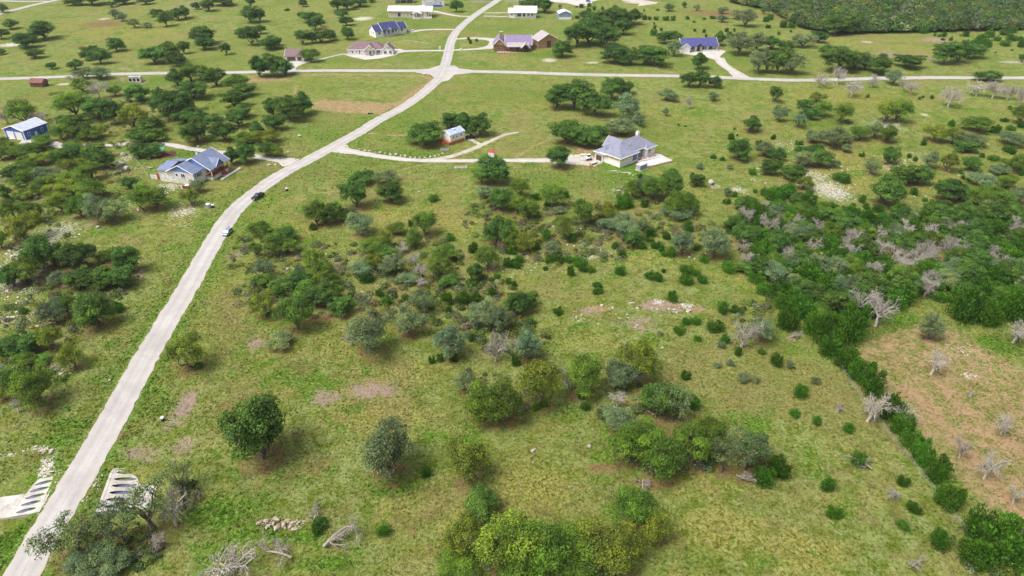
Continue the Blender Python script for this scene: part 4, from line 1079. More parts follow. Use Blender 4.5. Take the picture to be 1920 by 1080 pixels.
# long barn house
h = House("barn_house", "long tan metal barn house with white roof and fenced front porch", (729, 34), (812, 34.5))
h.walls(0, 30, 0, 12, 0, 5.0, M_TAN)
h.gable(0, 33.5, -.5, 12, 5.0, 7.6, 'x', RF_WHITE, M_TAN)
h.pane('f', 7, .1, 2.6, 3.6, "sliding_door", M_TRIM, RF_NAVY, 0)
h.pane('f', 14.6, 1.6, .8, 1.6, bars=0); h.pane('f', 17, 1.6, 1.8, 1.4)
h.box("base_course", M_CONCR, 5.5, 29.9, -.1, -.005, -1, .8)
h.gable(19.4, 26, -3.4, 1, 3.6, 5.0, 'y', RF_WHITE, M_TRIM, .3)
h.pane('f', 22, .6, 1.4, 2.6, "door", M_TRIM, mat("blue_glass", (.06, .12, .35), .2), 0)
for x_ in (19.6, 22.6, 25.8, 28.6, 31.5, 33.2):
    h.post(x_, -3.1 if x_ < 26 else -1.6, .6, 3.6 if x_ < 26 else 4.6, M_TRIM, .14)
h.box("porch_deck", M_CONCR, 19.2, 34, -3.5, -.15, -1, .6)
rl = MB().box(26.2, 34, -3.45, -3.35, 1.4, 1.5)
for q in range(24):
    rl.box(26.3 + q * .32, 26.36 + q * .32, -3.43, -3.37, .6, 1.4)
h.part(rl, "railing", M_TRIM)
for q in range(4):
    h.box("step", M_CONCR, 19.6, 24, -3.9 - q * .4, -3.52 - q * .4, -.8, .5 - q * .13)

# buildings along the top edge
h = House("white_lodge", "white lodge with dark trim and lilac gable roof at the top edge", (793, 15), (829, 14))
h.walls(0, 10, 0, 10, 0, 4.6, M_WHITE); h.gable(0, 10, 0, 10, 4.6, 8.6, 'y', RF_SLATE, M_WHITE, .4)
h.pane('f', 3, .4, 4.8, 2.6, bars=2, fm=M_BLACK, gm=M_WHITE)
h.walls(10, 18, 1, 11, 0, 5.4, M_WHITE); h.gable(10, 18, 1, 11, 5.4, 8.6, 'x', RF_WHITE, M_WHITE, .4); h.pane('f', 14, 1.8, 1.4, 1.6)
h.box("wing_wall", M_BLUE, 2, 16, -2.6, -1.8, -1, 1.6)
h = House("pole_barn", "open navy-roofed pole barn at the top edge left of the lodge", (738, 7.5), (772, 7), 'barn')
h.gable(0, 17, 0, 9, 3.6, 5.8, 'x', RF_NAVY, M_TRIM, .6)
for x_ in (.3, 5.8, 11.2, 16.7):
    h.post(x_, .2, -.4, 3.5, M_TRIM, .16); h.post(x_, 8.8, -.4, 3.5, M_TRIM, .16)
h.box("back_wall", M_GREY, .3, 16.7, 8.5, 8.7, -.6, 3.5); h.box("fascia_board", M_TRIM, -.6, 17.6, -.75, -.66, 3.1, 3.55)
h = House("white_house", "white house with white metal roof at the top of the picture", (954, 35.5), (1006, 36))
h.walls(0, 4.4, .5, 9, 0, 4.0, M_WHITE); h.gable(0, 4.4, .5, 9, 4.0, 6.6, 'x', RF_WHITE, M_WHITE); h.pane('f', 1.4, 1.9, 1.7, 1.3)
h.walls(4.4, 21, 1.6, 11, 0, 4.4, M_WHITE); bx = h.last
h.gable(4.4, 21, -.3, 11, 4.4, 8.0, 'x', RF_WHITE, M_WHITE)
h.pane('f', 6.4, .9, 3.2, 2.4, bars=2, box=bx); h.pane('f', 10.8, .9, 1.8, 2.4, "door", M_TRIM, RF_NAVY, 0, bx); h.pane('f', 14.2, 1.6, 1.6, 1.6, box=bx); h.pane('f', 17, 1.6, 1.6, 1.6, box=bx); h.pane('f', 19.4, 1.9, .9, .9, bars=0, box=bx)
h.box("porch", M_CONCR, 4.6, 20.8, -.3, 1.55, -1, .7)
for x_ in (4.8, 9.8, 13.4, 20.6):
    h.post(x_, -.1, .7, 4.2, M_TRIM, .14)
h = House("storage_shed", "pale blue metal shed with white roof and white wainscot band", (1048, 37.5), (1071, 37), 'shed')
h.walls(0, 9.6, 0, 9, 0, 4.2, mat("dusty_blue_siding", (.24, .32, .52), .6, .08)); h.gable(0, 9.6, 0, 9, 4.2, 6.0, 'y', RF_WHITE, MATS["dusty_blue_siding"], .3)
h.box("wainscot", M_TRIM, -.06, 9.66, -.06, -.004, -.6, 1.6); h.box("vent", M_BLACK, 7.2, 7.8, -.05, -.004, 2.0, 2.6)
h = House("far_workshop", "far white-roofed workshop cut by the top edge above the white house", (1042, 0.5), (1090, 0.5), 'workshop')
h.walls(0, 18, 0, 9, 0, 3.6, M_WHITE); h.gable(0, 18, 0, 9, 3.6, 5.4, 'x', RF_PALE, M_WHITE, .4); h.pane('f', 3, .1, 3, 2.6, "overhead_door", M_TRIM, M_GREY, 0); h.pane('f', 11, 1.2, 1.6, 1.2)

# brown stone house with barn wing
h = House("stone_house", "brown stone house with purple metal roof and shaded porch", (950, 97), (1002, 97))
h.walls(-.5, 15.5, 3.5, 15, 0, 4.0, M_BROWN); bx = h.last
h.gable(-.5, 15.5, 2.2, 15.5, 4.0, 8.6, 'x', RF_PURP, M_BROWN, .6)
h.walls(-8.5, -.5, 3, 14.5, 0, 4.0, M_BROWN); h.gable(-8.5, -.5, 1.0, 15, 4.0, 8.0, 'y', RF_PURP, M_BROWN, .5)
for u_ in (-7, -4.2):
    h.pane('f', u_, 1.0, .8, 1.2, bars=0)
h.part(MB().slab([(0, -.8, 3.3), (14, -.8, 3.3), (14, 3.6, 5.2), (0, 3.6, 5.2)], .14), "porch_roof", RF_TAUPE)
h.gable(9.5, 14.5, -2.2, 4.5, 3.3, 5.6, 'y', RF_TAUPE, M_DKWOOD, .5)
for x_ in (.4, 3.4, 6.4, 9.4, 14.4):
    h.post(x_, -.4, 0, 3.3, M_DKWOOD, .16)
for u_ in (2.0, 6.0, 11.5):
    h.pane('f', u_, .8, 1.8, 2.0, bars=1, box=bx, fm=M_DKWOOD)
h.box("chimney", M_BROWN, -4.6, -2.6, 9, 10.6, 3, 10.2); h.box("chimney_cap", M_CONCR, -4.8, -2.4, 8.8, 10.8, 10.204, 10.5)
h.box("terrace", mat("brick_paving", (.46, .33, .28), .85, .2), -6, 15, -3.2, 3.4, -.8, .1)
gw = MB()
for q in range(14):
    gw.box(-5.5 + q * 1.9, -4.2 + q * 1.9, -4.2 - .25 * math.sin(q), -3.5 - .25 * math.sin(q), -.6, .5 + .15 * (q % 3))
h.part(gw, "garden_edging", M_BROWN)
h = House("stone_barn", "brown stone barn with taupe roof and tall dark door beside the stone house", (1009, 92), (1046, 89), 'barn')
h.walls(0, 14, 0, 11, 0, 4.8, M_BROWN); h.gable(0, 14, 0, 11, 4.8, 8.8, 'y', RF_TAUPE, M_BROWN, .6); h.pane('f', 6, .05, 2.8, 4.4, "barn_door", M_DKWOOD, M_DKWOOD, 1); h.pane('l', 3, 1.4, 1.3, 1.4)

# ranch house with navy shingles
h = House("ranch_house", "white stone ranch house with navy shingle roof and wide pale forecourt", (1279, 98), (1341, 96.5))
h.walls(0, 23, 2, 12, 0, 3.4, M_PALE); bx = h.last
h.gable(0, 23, .4, 12.5, 3.4, 7.0, 'x', RF_NAVYS, M_WHITE, .5)
h.walls(-1.5, 4.2, -2.4, 6, 0, 3.4, M_WHITE); h.gable(-1.5, 4.2, -2.4, 8, 3.4, 5.6, 'y', RF_NAVYS, M_WHITE, .4)
h.pane('r', -1.6, .05, 2.9, 2.6, "overhead_door", M_TRIM, M_BLUE, 0)
for u_, w_ in ((6.2, 1.6), (13.2, 1.6), (18.2, 1.8)):
    h.pane('f', u_, 1.0, w_, 1.6, box=bx, fm=M_BLACK)
h.pane('f', 10.2, .1, 1.5, 2.5, "door", M_BLACK, M_DKWOOD, 0, bx)
for x_ in (8.8, 12.4, 16.4, 22.8):
    h.post(x_, .7, 0, 3.2, M_WHITE, .3)
pg = MB().slab([(8.6, -.5, 3.4), (10.8, -.5, 5.0), (10.8, 5, 5.0), (8.6, 2, 4.0)], .12); pg.slab([(10.8, -.5, 5.003), (13, -.5, 3.4), (13, 2, 4.0), (10.8, 5, 5.003)], .12)
po = h.part(pg, "porch_gable_roof", RF_NAVYS); h.part(MB().extr([(9, 3.3), (12.6, 3.3), (10.8, 4.75)], 'y', -.35, -.25), "porch_gable", M_DKWOOD, po)
h.box("low_wall", M_PALE, 13, 22.6, -1.0, -.6, -.8, 1.0)

# tiny white cabin on an orange skirt
h = House("small_cabin", "small white cabin with pale blue metal roof on an orange timber skirt", (829, 264), (851, 272), 'cabin')
a_ = h.t
h.walls(0, 5.6, 0, 7.7, 1.3, 4.3, M_WHITE)
h.box("skirt", M_ORWOOD, -.35, 5.9, -1.2, 7.8, -.9, 1.25)
h.gable(0, 5.6, 0, 7.7, 4.3, 5.6, 'y', RF_BLUE, M_WHITE, .35)
h.pane('r', 1.2, 2.3, .8, 1.1, bars=0); h.pane('r', 2.9, 2.4, .8, 1.0, bars=0); h.pane('r', 5.6, 2.3, .9, 1.5); h.pane('f', 2.2, 1.35, 1.0, 2.0, "door", M_TRIM, M_WHITE, 0)
dk_ = MB()
for q in range(8):
    dk_.box(-.3 + q * .78, -.22 + q * .78, -1.15, -1.07, 1.25, 2.1)
dk_.box(-.35, 5.9, -1.17, -1.05, 2.1, 2.2)
h.part(dk_, "deck_railing", M_ORWOOD)
h.box("roof_panel", M_TRIM, 2.95, 3.9, 3.4, 4.4, 5.55, 5.75); h.box("downpipe", M_TRIM, 5.75, 5.95, 7.75, 7.95, 0, 4.2)
for q in range(3):
    h.box("step", M_ORWOOD, 2.0, 3.4, -1.6 - q * .35, -1.25 - q * .35, -.5, 1.0 - q * .32)

# red shed by the cross road
h = House("red_shed", "small weathered red shed behind a bare tree near the left edge", (59, 166.5), (84, 167), 'shed')
h.walls(0, 7, 0, 4.5, 0, 2.3, mat("weathered_red", (.21, .075, .055), .8, .3)); h.gable(0, 7, 0, 4.5, 2.3, 3.9, 'x', mat("rusty_roof", (.22, .10, .08), .8, .3), MATS["weathered_red"], .3, fascia=False); h.pane('f', 2.6, .05, 1.1, 1.9, "door", MATS["weathered_red"], M_DKWOOD, 0)

# white tank box with red lid
x_, y_, pm, _ = view_at(921, 295)
wb = thing("well_house", "small white square well house with red lid beside the driveway", "well house", (x_ - 1.2, y_, zat(x_, y_)), math.radians(-12))
MB().box(0, 2.3, 0, 2.0, -.4, 2.1).obj("wall", M_WHITE, wb, .03); MB().add([(-.2, -.2, 2.104), (2.5, -.2, 2.104), (2.5, 2.2, 2.104), (-.2, 2.2, 2.104), (1.15, 1, 2.75)], [(0, 1, 4), (1, 2, 4), (2, 3, 4), (3, 0, 4), (3, 2, 1, 0)]).obj("lid", mat("red_paint", (.55, .05, .04), .6), wb)
MB().box(.8, 1.5, -.03, -.003, .05, 1.6).obj("door", M_TRIM, wb)

# ------------------------------------------------------------------ culverts
M_PIPE = mat("corrugated_steel_pipe", (.10, .12, .17), .55, .3, 2.0, .2)
M_OLDCON = mat("stained_concrete", (.52, .49, .45), .92, .26, .28)
def culvert(name, label, origin, ang, n, pitch, r, run, drop, apron, z0):
    """sloped concrete end wall with pipe mouths cut into it; local x runs away from the road, y along it"""
    t = thing(name, label, "culvert", (*origin, z0), ang)
    W = n * pitch
    cx = run * 0.5
    a = r / math.sin(math.atan2(drop, run))                 # half length of the cut pipe mouth
    a = min(a, run * 0.46)
    def P(x, y):
        return (x, y, -drop * x / run)
    mb = MB(); N = 32
    for k in range(n):
        yc = (k + .5) * pitch
        x0, x1, y0, y1 = 0, run, k * pitch, (k + 1) * pitch
        inn, out = [], []
        for i in range(N):                                    # mouth ring joined to the square cell round it
            w = 2 * math.pi * i / N
            c, s_ = math.cos(w), math.sin(w)
            f = 1 / max(abs(c), abs(s_))
            inn.append(P(cx + a * c, yc + r * s_))
            out.append(P(cx + c * f * run / 2, yc + s_ * f * pitch / 2))
        mb.add(inn + out, [(i, (i + 1) % N, N + (i + 1) % N, N + i) for i in range(N)])
        pipe = MB()
        ring = [(cx + a * math.cos(2 * math.pi * i / N), yc + r * math.sin(2 * math.pi * i / N)) for i in range(N)]
        near = [P(x, y) for x, y in ring]
        far = [(-.3, y, P(x, y)[2]) for x, y in ring]
        pipe.add(near + far, [(i, (i + 1) % N, N + (i + 1) % N, N + i) for i in range(N)] + [tuple(range(N, 2 * N))])
        pipe.obj("pipe", M_PIPE, t)
    w = mb.obj("end_wall", M_OLDCON, t)
    ap = MB().box(run + .004, run + apron, -.2, W + .2, -drop - .7, -drop + .03)
    ap.obj("apron", M_OLDCON, t)
    for yy, q in ((-.35, 0), (W, 1)):
        MB().extr([(-.1, .05), (run + 1.2, -drop + .12), (run + 1.2, -drop - .8), (-.1, -1.0)], 'y', yy, yy + .35).obj("wing_wall", M_OLDCON, t)
    MB().box(-.5, -.004, -.35, W + .35, -1.0, .05).obj("head_kerb", M_OLDCON, t)
    return t
pa, pb = np.array(G(70, 958)), np.array(G(119, 881))
d_ = (pb - pa) / np.linalg.norm(pb - pa)
ang_along = math.atan2(d_[1], d_[0])
Lc = float(np.linalg.norm(pb - pa))
# left: local y must run along the road, x away from it (to the left): rotate so that +y = towards pb reversed
culvert("pipe_culvert", "sloped white concrete culvert end with six pipe mouths left of the road", tuple(pb), ang_along + math.pi / 2, 6, Lc / 6, Lc / 6 * .25, 5.2, 1.15, 6.5, 0.02)
qa, qb = np.array(G(186, 957)), np.array(G(214, 880))
d2 = (qb - qa) / np.linalg.norm(qb - qa)
L2 = float(np.linalg.norm(qb - qa))
culvert("pipe_culvert", "white concrete culvert end with pipe mouths behind the trees right of the road", tuple(qa), math.atan2(d2[1], d2[0]) - math.pi / 2, 6, L2 / 6, L2 / 6 * .25, 5.0, 1.15, 3.5, 0.02)
# upright three-hole head wall on the cross road
x_, y_, pm, _ = view_at(250, 152)
t3 = thing("culvert_headwall", "upright white concrete headwall with three round black pipe holes on the cross road", "culvert", (x_ - 3.2, y_ + 1.2, -1.15), 0)
t3.scale = (1, 1, 1.2)
mb = MB(); N = 24
for k in range(3):
    c0, c1 = k * 2.13, (k + 1) * 2.13
    xc, zc, r = (c0 + c1) / 2, 1.15, .7
    inn, out = [], []
    for i in range(N):
        c, s_ = math.cos(2 * math.pi * i / N), math.sin(2 * math.pi * i / N)
        f = 1 / max(abs(c), abs(s_))
        inn.append((xc + r * c, 0, zc + r * s_))
        out.append((xc + c * f * 1.065, 0, zc + s_ * f * 1.15))
    mb.add(inn + out, [(i, (i + 1) % N, N + (i + 1) % N, N + i) for i in range(N)])
    MB().add(inn + [(x, 3.0, z) for x, y, z in inn], [(i, (i + 1) % N, N + (i + 1) % N, N + i) for i in range(N)] + [tuple(range(N, 2 * N))]).obj("pipe", M_BLACK, t3)
mb.obj("face", M_OLDCON, t3)
MB().box(-.3, 6.7, -.12, 2.4, 2.304, 2.6).obj("cap", M_OLDCON, t3)
MB().box(-.3, -.004, -.1, 2.3, -.8, 2.3).obj("side_wall", M_OLDCON, t3); MB().box(6.394, 6.7, -.1, 2.3, -.8, 2.3).obj("side_wall", M_OLDCON, t3)

# ------------------------------------------------------------------ vehicles
M_TYRE = mat("tyre_rubber", (.02, .02, .02), .8); M_RIM = mat("wheel_rim", (.5, .5, .52), .3, .1, 2, .8)
M_HEAD = mat("headlamp_glass", (.8, .8, .82), .1); M_TAIL = mat("tail_lamp", (.4, .02, .02), .2); M_CARGLASS = mat("car_glass", (.02, .025, .03), .08, .1, 1, 0, .8)
def car_paint(name, col):
    return mat(name, col, .25, .04, .8, .3, .6)
def vehicle(name, label, cat, px, py, heading, kind, paint):
    x, y = G(px, py)
    lift = .08 if float(min(dist_poly(np.array([x]), np.array([y]), MAINC)[0], 99)) < 3.2 else .055
    t = thing(name, label, cat, (x, y, zat(x, y) + lift), heading)
    t.scale = (.93, .93, .93)
    w = .95
    if kind == 'pickup':
        prof = [(-2.8, .42), (-2.8, 1.05), (-.95, 1.08), (1.05, 1.1), (2.6, 1.02), (2.78, .85), (2.8, .42)]
        cab = [(-.95, 1.09), (-.75, 1.82), (.35, 1.86), (1.15, 1.1)]
        wheels = (-1.75, 1.85)
    else:
        prof = [(-2.2, .40), (-2.22, 1.0), (1.05, 1.05), (2.05, .92), (2.2, .7), (2.2, .4)]
        cab = [(-2.1, 1.0), (-1.75, 1.62), (.35, 1.66), (1.2, 1.06)]
        wheels = (-1.35, 1.4)
    MB().extr(prof, 'y', -w, w).obj("body", paint, t, .08)
    n = len(cab)
    def sec(y, k):
        return [(x_, y * (1 if z_ < 1.3 else .84), z_) for x_, z_ in cab]
    vs = sec(-w * .97, 0) + sec(w * .97, 0)
    MB().add(vs, [tuple(range(n)), tuple(range(2 * n - 1, n - 1, -1))] + [(i, n + i, n + (i + 1) % n, (i + 1) % n) for i in range(n)]).obj("cabin", paint, t, .05)
    (xa, za_), (xb, zb_), (xc, zc_), (xd, zd_) = cab
    def q(name_, P_):
        MB().add(P_, [(0, 1, 2, 3)]).obj(name_, M_CARGLASS, t)
    def mixp(a, b, k):
        return tuple(a[i] + (b[i] - a[i]) * k for i in range(3))
    lo, hi = w * .97, w * .97 * .84
    A_, B_, C_, D_ = (xd, -lo, zd_), (xd, lo, zd_), (xc, hi, zc_), (xc, -hi, zc_)
    q("windscreen", [(p[0] + .012, p[1] * .88, p[2] + .012) for p in (mixp(A_, D_, .12), mixp(B_, C_, .12), mixp(B_, C_, .88), mixp(A_, D_, .88))])
    A_, B_, C_, D_ = (xa, -lo, za_), (xa, lo, za_), (xb, hi, zb_), (xb, -hi, zb_)
    q("rear_window", [(p[0] - .012, p[1] * .88, p[2] + .008) for p in (mixp(A_, D_, .3), mixp(B_, C_, .3), mixp(B_, C_, .88), mixp(A_, D_, .88))])
    for s_ in (-1, 1):
        zl, zh = 1.16, cab[1][1] - .1
        def yy(z_):
            return s_ * (lo + (hi - lo) * (z_ - 1.05) / (cab[1][1] - 1.05) + .02)
        xm = (xb + xc) / 2
        for x0_, x1_ in ((xb + .05, xm - .05), (xm + .05, xc + .1)):
            q("side_window", [(x0_ - .1, yy(zl), zl), (x1_ + (.3 if x1_ > xm + .06 else 0), yy(zl), zl), (x1_, yy(zh), zh), (x0_, yy(zh), zh)])
        for wx in wheels:
            wh = MB().tube((wx, s_ * (w - .2), .36), (wx, s_ * (w + .03), .36), .37, .37, 18).obj("wheel", M_TYRE, t)
            MB().tube((wx, s_ * (w + .031), .36), (wx, s_ * (w + .045), .36), .22, .2, 14).obj("rim", M_RIM, wh)
        xf = prof[-1][0]
        MB().box(xf - .02, xf + .03, s_ * .62 - .2, s_ * .62 + .2, .66, .82).obj("headlight", M_HEAD, t)
        xr = prof[0][0]
        MB().box(xr - .03, xr + .02, s_ * .78 - .12, s_ * .78 + .12, .68, .98).obj("tail_light", M_TAIL, t)
        MB().box(xd - .1, xd + .08, s_ * (w + .02) - .08, s_ * (w + .02) + .1 * s_ + .08, 1.1, 1.26).obj("mirror", paint, t)
    if kind == 'pickup':
        bd = MB().box(-2.72, -1.05, -.78, .78, 1.086, 1.092)
        bd.obj("bed_liner", M_BLACK, t)
        rb = MB().box(-2.78, -1.0, -.94, -.82, 1.08, 1.26).box(-2.78, -1.0, .82, .94, 1.08, 1.26).box(-2.8, -2.7, -.81, .81, 1.06, 1.26)
        rb.obj("bed_side", paint, t, .02)
    return t
vehicle("pickup_truck", "dark blue pickup truck parked along the right edge of the curving road", "pickup truck", 484, 372, math.radians(246), 'pickup', car_paint("dark_blue_paint", (.02, .025, .05)))
vehicle("car", "silver hatchback parked on the right edge of the road below the pickup", "car", 427.5, 440.5, math.radians(263), 'suv', car_paint("silver_paint", (.30, .36, .46)))
vehicle("pickup_truck", "white pickup truck parked at the end of the navy-roofed farmhouse", "pickup truck", 769, 57, math.radians(8), 'pickup', car_paint("white_paint", (.8, .8, .8)))
vehicle("pickup_truck", "black pickup truck parked behind the small white cabin", "pickup truck", 884, 258, math.radians(20), 'pickup', car_paint("black_gloss_paint", (.012, .013, .02)))
vehicle("car", "blue car parked in the pale yard at the top edge", "car", 1103, 4, math.radians(5), 'suv', car_paint("blue_car_paint", (.04, .12, .5)))

# site loader and pallets by the unfinished house
sl = thing("skid_loader", "white compact loader on the pale work yard left of the grey-roofed house", "loader", (*G(1103, 300), zat(*G(1103, 300)) + .05), math.radians(200))
MB().extr([(-1.2, .4), (-1.2, 1.5), (.6, 1.3), (1.0, .9), (1.0, .4)], 'y', -.7, .7).obj("body", M_WHITE, sl, .06)
MB().box(-.7, .5, -.5, .5, 1.4, 2.2).obj("cab", M_CARGLASS, sl, .05); MB().box(-.8, .6, -.55, .55, 2.204, 2.3).obj("cab_roof", M_WHITE, sl)
for s_ in (-1, 1):
    MB().tube((-1.0, s_ * .85, 1.6), (1.5, s_ * .85, .7), .1, .09, 6).obj("lift_arm", M_WHITE, sl)
    for wx in (-.7, .65):
        MB().tube((wx, s_ * .72, .38), (wx, s_ * 1.0, .38), .4, .4, 16).obj("wheel", M_TYRE, sl)
MB().extr([(1.3, .2), (1.4, .9), (1.55, .9), (2.2, .25), (2.15, .15)], 'y', -.95, .95).obj("bucket", M_GREY, sl)
for i, (px, py, s_, lab) in enumerate([(1094, 293, 1.3, 'stack of pale lumber beside the compact loader'), (1113, 308, 1.6, 'low stack of brown boards at the corner of the unfinished house'), (1107, 312, 1.3, 'small pile of broken boards on the work yard edge'), (1118, 297, 1.5, 'stack of pale blocks behind the work yard')]):
    x, y = G(px, py)
    pt = thing("material_stack", lab, "building materials", (x, y, zat(x, y)), i * .7)
    for q in range(4):
        o = MB().box(-s_, s_, -.55 + .02 * q, .55, .05 + q * .2, .22 + q * .2).obj("board", (M_CREAM, M_DKWOOD, M_BROWN, M_CONCR)[(i + q * (i % 2)) % 4], pt)

# playset on its mulch bed
x, y = G(307, 294)
pl = thing("playset", "red timber playset with green canopy on a mulch bed by the blue house", "playset", (x, y, zat(x, y)), math.radians(25))
MB().prism([(-4.4, -2.6), (4.2, -3.2), (4.6, 2.8), (-3.8, 3.2)], -.4, .06).obj("mulch_bed", mat("red_mulch", (.14, .03, .03), .9, .4, 3), pl)
for a0, b0 in (((-4.4, -2.6), (4.2, -3.2)), ((4.2, -3.2), (4.6, 2.8)), ((4.6, 2.8), (-3.8, 3.2)), ((-3.8, 3.2), (-4.4, -2.6))):
    MB().tube((*a0, .1), (*b0, .1), .14, .14, 4).obj("bed_edge", M_DKWOOD, pl)
for sx in (-.8, .8):
    for sy in (-.8, .8):
        MB().box(sx - .07, sx + .07, sy - .07, sy + .07, 0, 2.9).obj("post", M_REDWOOD, pl)
MB().box(-.9, .9, -.9, .9, 1.4, 1.5).obj("platform", M_REDWOOD, pl)
MB().add([(-1.1, -1.1, 2.8), (1.1, -1.1, 2.8), (1.1, 1.1, 2.8), (-1.1, 1.1, 2.8), (-1.1, 0, 3.6), (1.1, 0, 3.6)], [(0, 1, 5, 4), (2, 3, 4, 5), (1, 2, 5), (3, 0, 4)]).obj("canopy", mat("green_canvas", (.05, .40, .22), .7), pl)
MB().slab([(.9, -.35, 1.5), (3.0, -.35, .25), (3.0, .35, .25), (.9, .35, 1.5)], .08).obj("slide", mat("green_plastic", (.06, .34, .22), .3), pl)
MB().tube((-.8, 0, 2.5), (-3.6, 0, 2.5), .08, .08, 6).obj("swing_beam", M_REDWOOD, pl)
for s_ in (-1, 1):
    MB().tube((-3.6, 0, 2.5), (-3.9, s_ * 1.1, 0), .07, .07, 6).obj("swing_leg", M_REDWOOD, pl)
for sx in (-1.7, -2.7):
    sw = MB().tube((sx, -.2, 2.45), (sx, -.2, .6), .02, .02, 4).tube((sx, .2, 2.45), (sx, .2, .6), .02, .02, 4).box(sx - .12, sx + .12, -.26, .26, .55, .6)
    sw.obj("swing", M_BLACK, pl)

# small boxes, posts and pedestals
def pedestal(px, py, label, hgt=1.2, w=.45, top=M_WHITE, body=M_GREY, pole=0.0, name="utility_pedestal", cat="utility box", group="utility boxes by the roads"):
    x, y = G(px, py)
    t = thing(name, label, cat, (x, y, zat(x, y)), R.uniform(-.4, .4), group)
    MB().box(-w / 2, w / 2, -w / 2, w / 2, -.3, hgt * .72).obj("body", body, t, .02)
    MB().box(-w * .6, w * .6, -w * .6, w * .6, hgt * .724, hgt).obj("cap", top, t, .03)
    if pole:
        MB().tube((w, -.4, -.2), (w, -.4, pole), .05, .05, 6).obj("pole", M_TRIM, t)
    return t
pedestal(392, 391, "left of two pale utility boxes on the grass left of the road", 1.5, 1.0, M_TRIM, mat("blue_grey_box", (.25, .32, .48)), 2.2)
pedestal(400, 391, "right of two pale utility boxes on the grass left of the road", 1.2, .7, M_TRIM, M_BLACK)
pedestal(538, 358, "small dark box with white cap right of the curving road", 1.2, .6, M_TRIM, M_BLACK)
pedestal(307, 792, "small dark box with pale cap in the grass right of the road", 1.0, .55, M_TRIM, M_BLACK)
pedestal(692, 214, "left of two dark boxes beside the tan strip", .9, .9, M_GREY, M_BLACK)
pedestal(697, 214, "right of two dark boxes beside the tan strip", .9, .7, M_GREY, M_BLACK)
pedestal(795, 140, "small grey box by the crossroads corner", 1.2, .8, M_TRIM, M_GREY)
pedestal(825, 91, "white gate pillar left of the road at the cream house drive", 1.6, .8, M_TRIM, M_TRIM, 0, "gate_pillar", "pillar", "gate pillars")
pedestal(865, 94, "white gate pillar right of the road at the loop drive", 1.6, .8, M_TRIM, M_TRIM, 0, "gate_pillar", "pillar", "gate pillars")
x, y = G(834, 281.5)
tr = thing("stock_trough", "low dark grey trough on the grass in front of the small white cabin", "trough", (x, y, zat(x, y)), math.radians(4))
MB().box(-1.7, 1.7, -.7, -.6, .15, 1.0).box(-1.7, 1.7, .6, .7, .15, 1.0).box(-1.7, -1.6, -.6, .6, .15, 1.0).box(1.6, 1.7, -.6, .6, .15, 1.0).obj("side", M_GREY, tr)
MB().box(-1.6, 1.6, -.6, .6, .2, .5).obj("floor", mat("dark_floor", (.1, .1, .11)), tr)
for sx in (-1.5, 1.5):
    for sy in (-.55, .55):
        MB().box(sx - .08, sx + .08, sy - .08, sy + .08, -.3, .15).obj("leg", M_GREY, tr)
x, y = G(864, 315)
sb2 = thing("stone_planter", "low rectangular pale stone planter frame in the grass below the driveway", "planter", (x, y, zat(x, y)), math.radians(12))
for b in ((-2.4, 2.4, -.8, -.55), (-2.4, 2.4, .55, .8), (-2.4, -2.1, -.55, .55), (2.1, 2.4, -.55, .55)):
    MB().box(*b, -.3, .4).obj("kerb", M_CONCR, sb2)
MB().box(-2.1, 2.1, -.55, .55, -.3, .2).obj("soil", mat("planter_soil", (.28, .18, .14), .9, .3), sb2)
x, y = G(352, 356)
wd = thing("wood_bin", "dark red wood bin with white cover below the blue house wall", "bin", (x, y, zat(x, y)), math.radians(-12))
MB().box(-1.4, 1.4, -.8, .8, -.4, 1.1).obj("crate", mat("weathered_red", (.21, .075, .055)), wd, .03); MB().box(-.6, .9, -.6, .7, 1.104, 1.25).obj("cover", M_TRIM, wd, .03)

# fences: posts and wire
def fence(name, label, pts, gap, hgt, m, r=.06, wires=(0.3, .7, 1.1)):
    c = np.array(PL(pts))
    d = np.concatenate([[0], np.cumsum(np.hypot(*np.diff(c, axis=0).T))])
    n = int(d[-1] / gap) + 1
    s = np.linspace(0, d[-1], n)
    P = np.stack([np.interp(s, d, c[:, 0]), np.interp(s, d, c[:, 1])], 1)
    t = thing(name, label, "fence", (P[0][0], P[0][1], 0), 0)
    me = MB().tube((0, 0, -.4), (0, 0, hgt), r, r * .9, 6).mesh("post", m)
    for p in P:
        o = link("post", me, t)
        o.location = (p[0] - P[0][0], p[1] - P[0][1], zat(*p))
    for h_ in wires:
        w = MB()
        for a, b in zip(P[:-1], P[1:]):
            w.tube((a[0] - P[0][0], a[1] - P[0][1], zat(*a) + h_), (b[0] - P[0][0], b[1] - P[0][1], zat(*b) + h_), .012, .012, 3)
        w.obj("wire", M_GREY, t)
    return t
fence("wire_fence", "post and wire boundary fence running along the juniper row at right", [(1556, 662), (1598, 725), (1650, 800), (1710, 875), (1775, 960), (1850, 1060), (1890, 1110)], 3.2, 1.25, mat("cedar_post", (.38, .34, .31), .9, .25))
fence("yard_fence", "thin wire yard fence left of the blue gabled house", [(252, 302), (262, 312), (272, 325), (280, 338)], 2.4, 1.2, M_GREY, .04, (.2, .5, .8, 1.15))

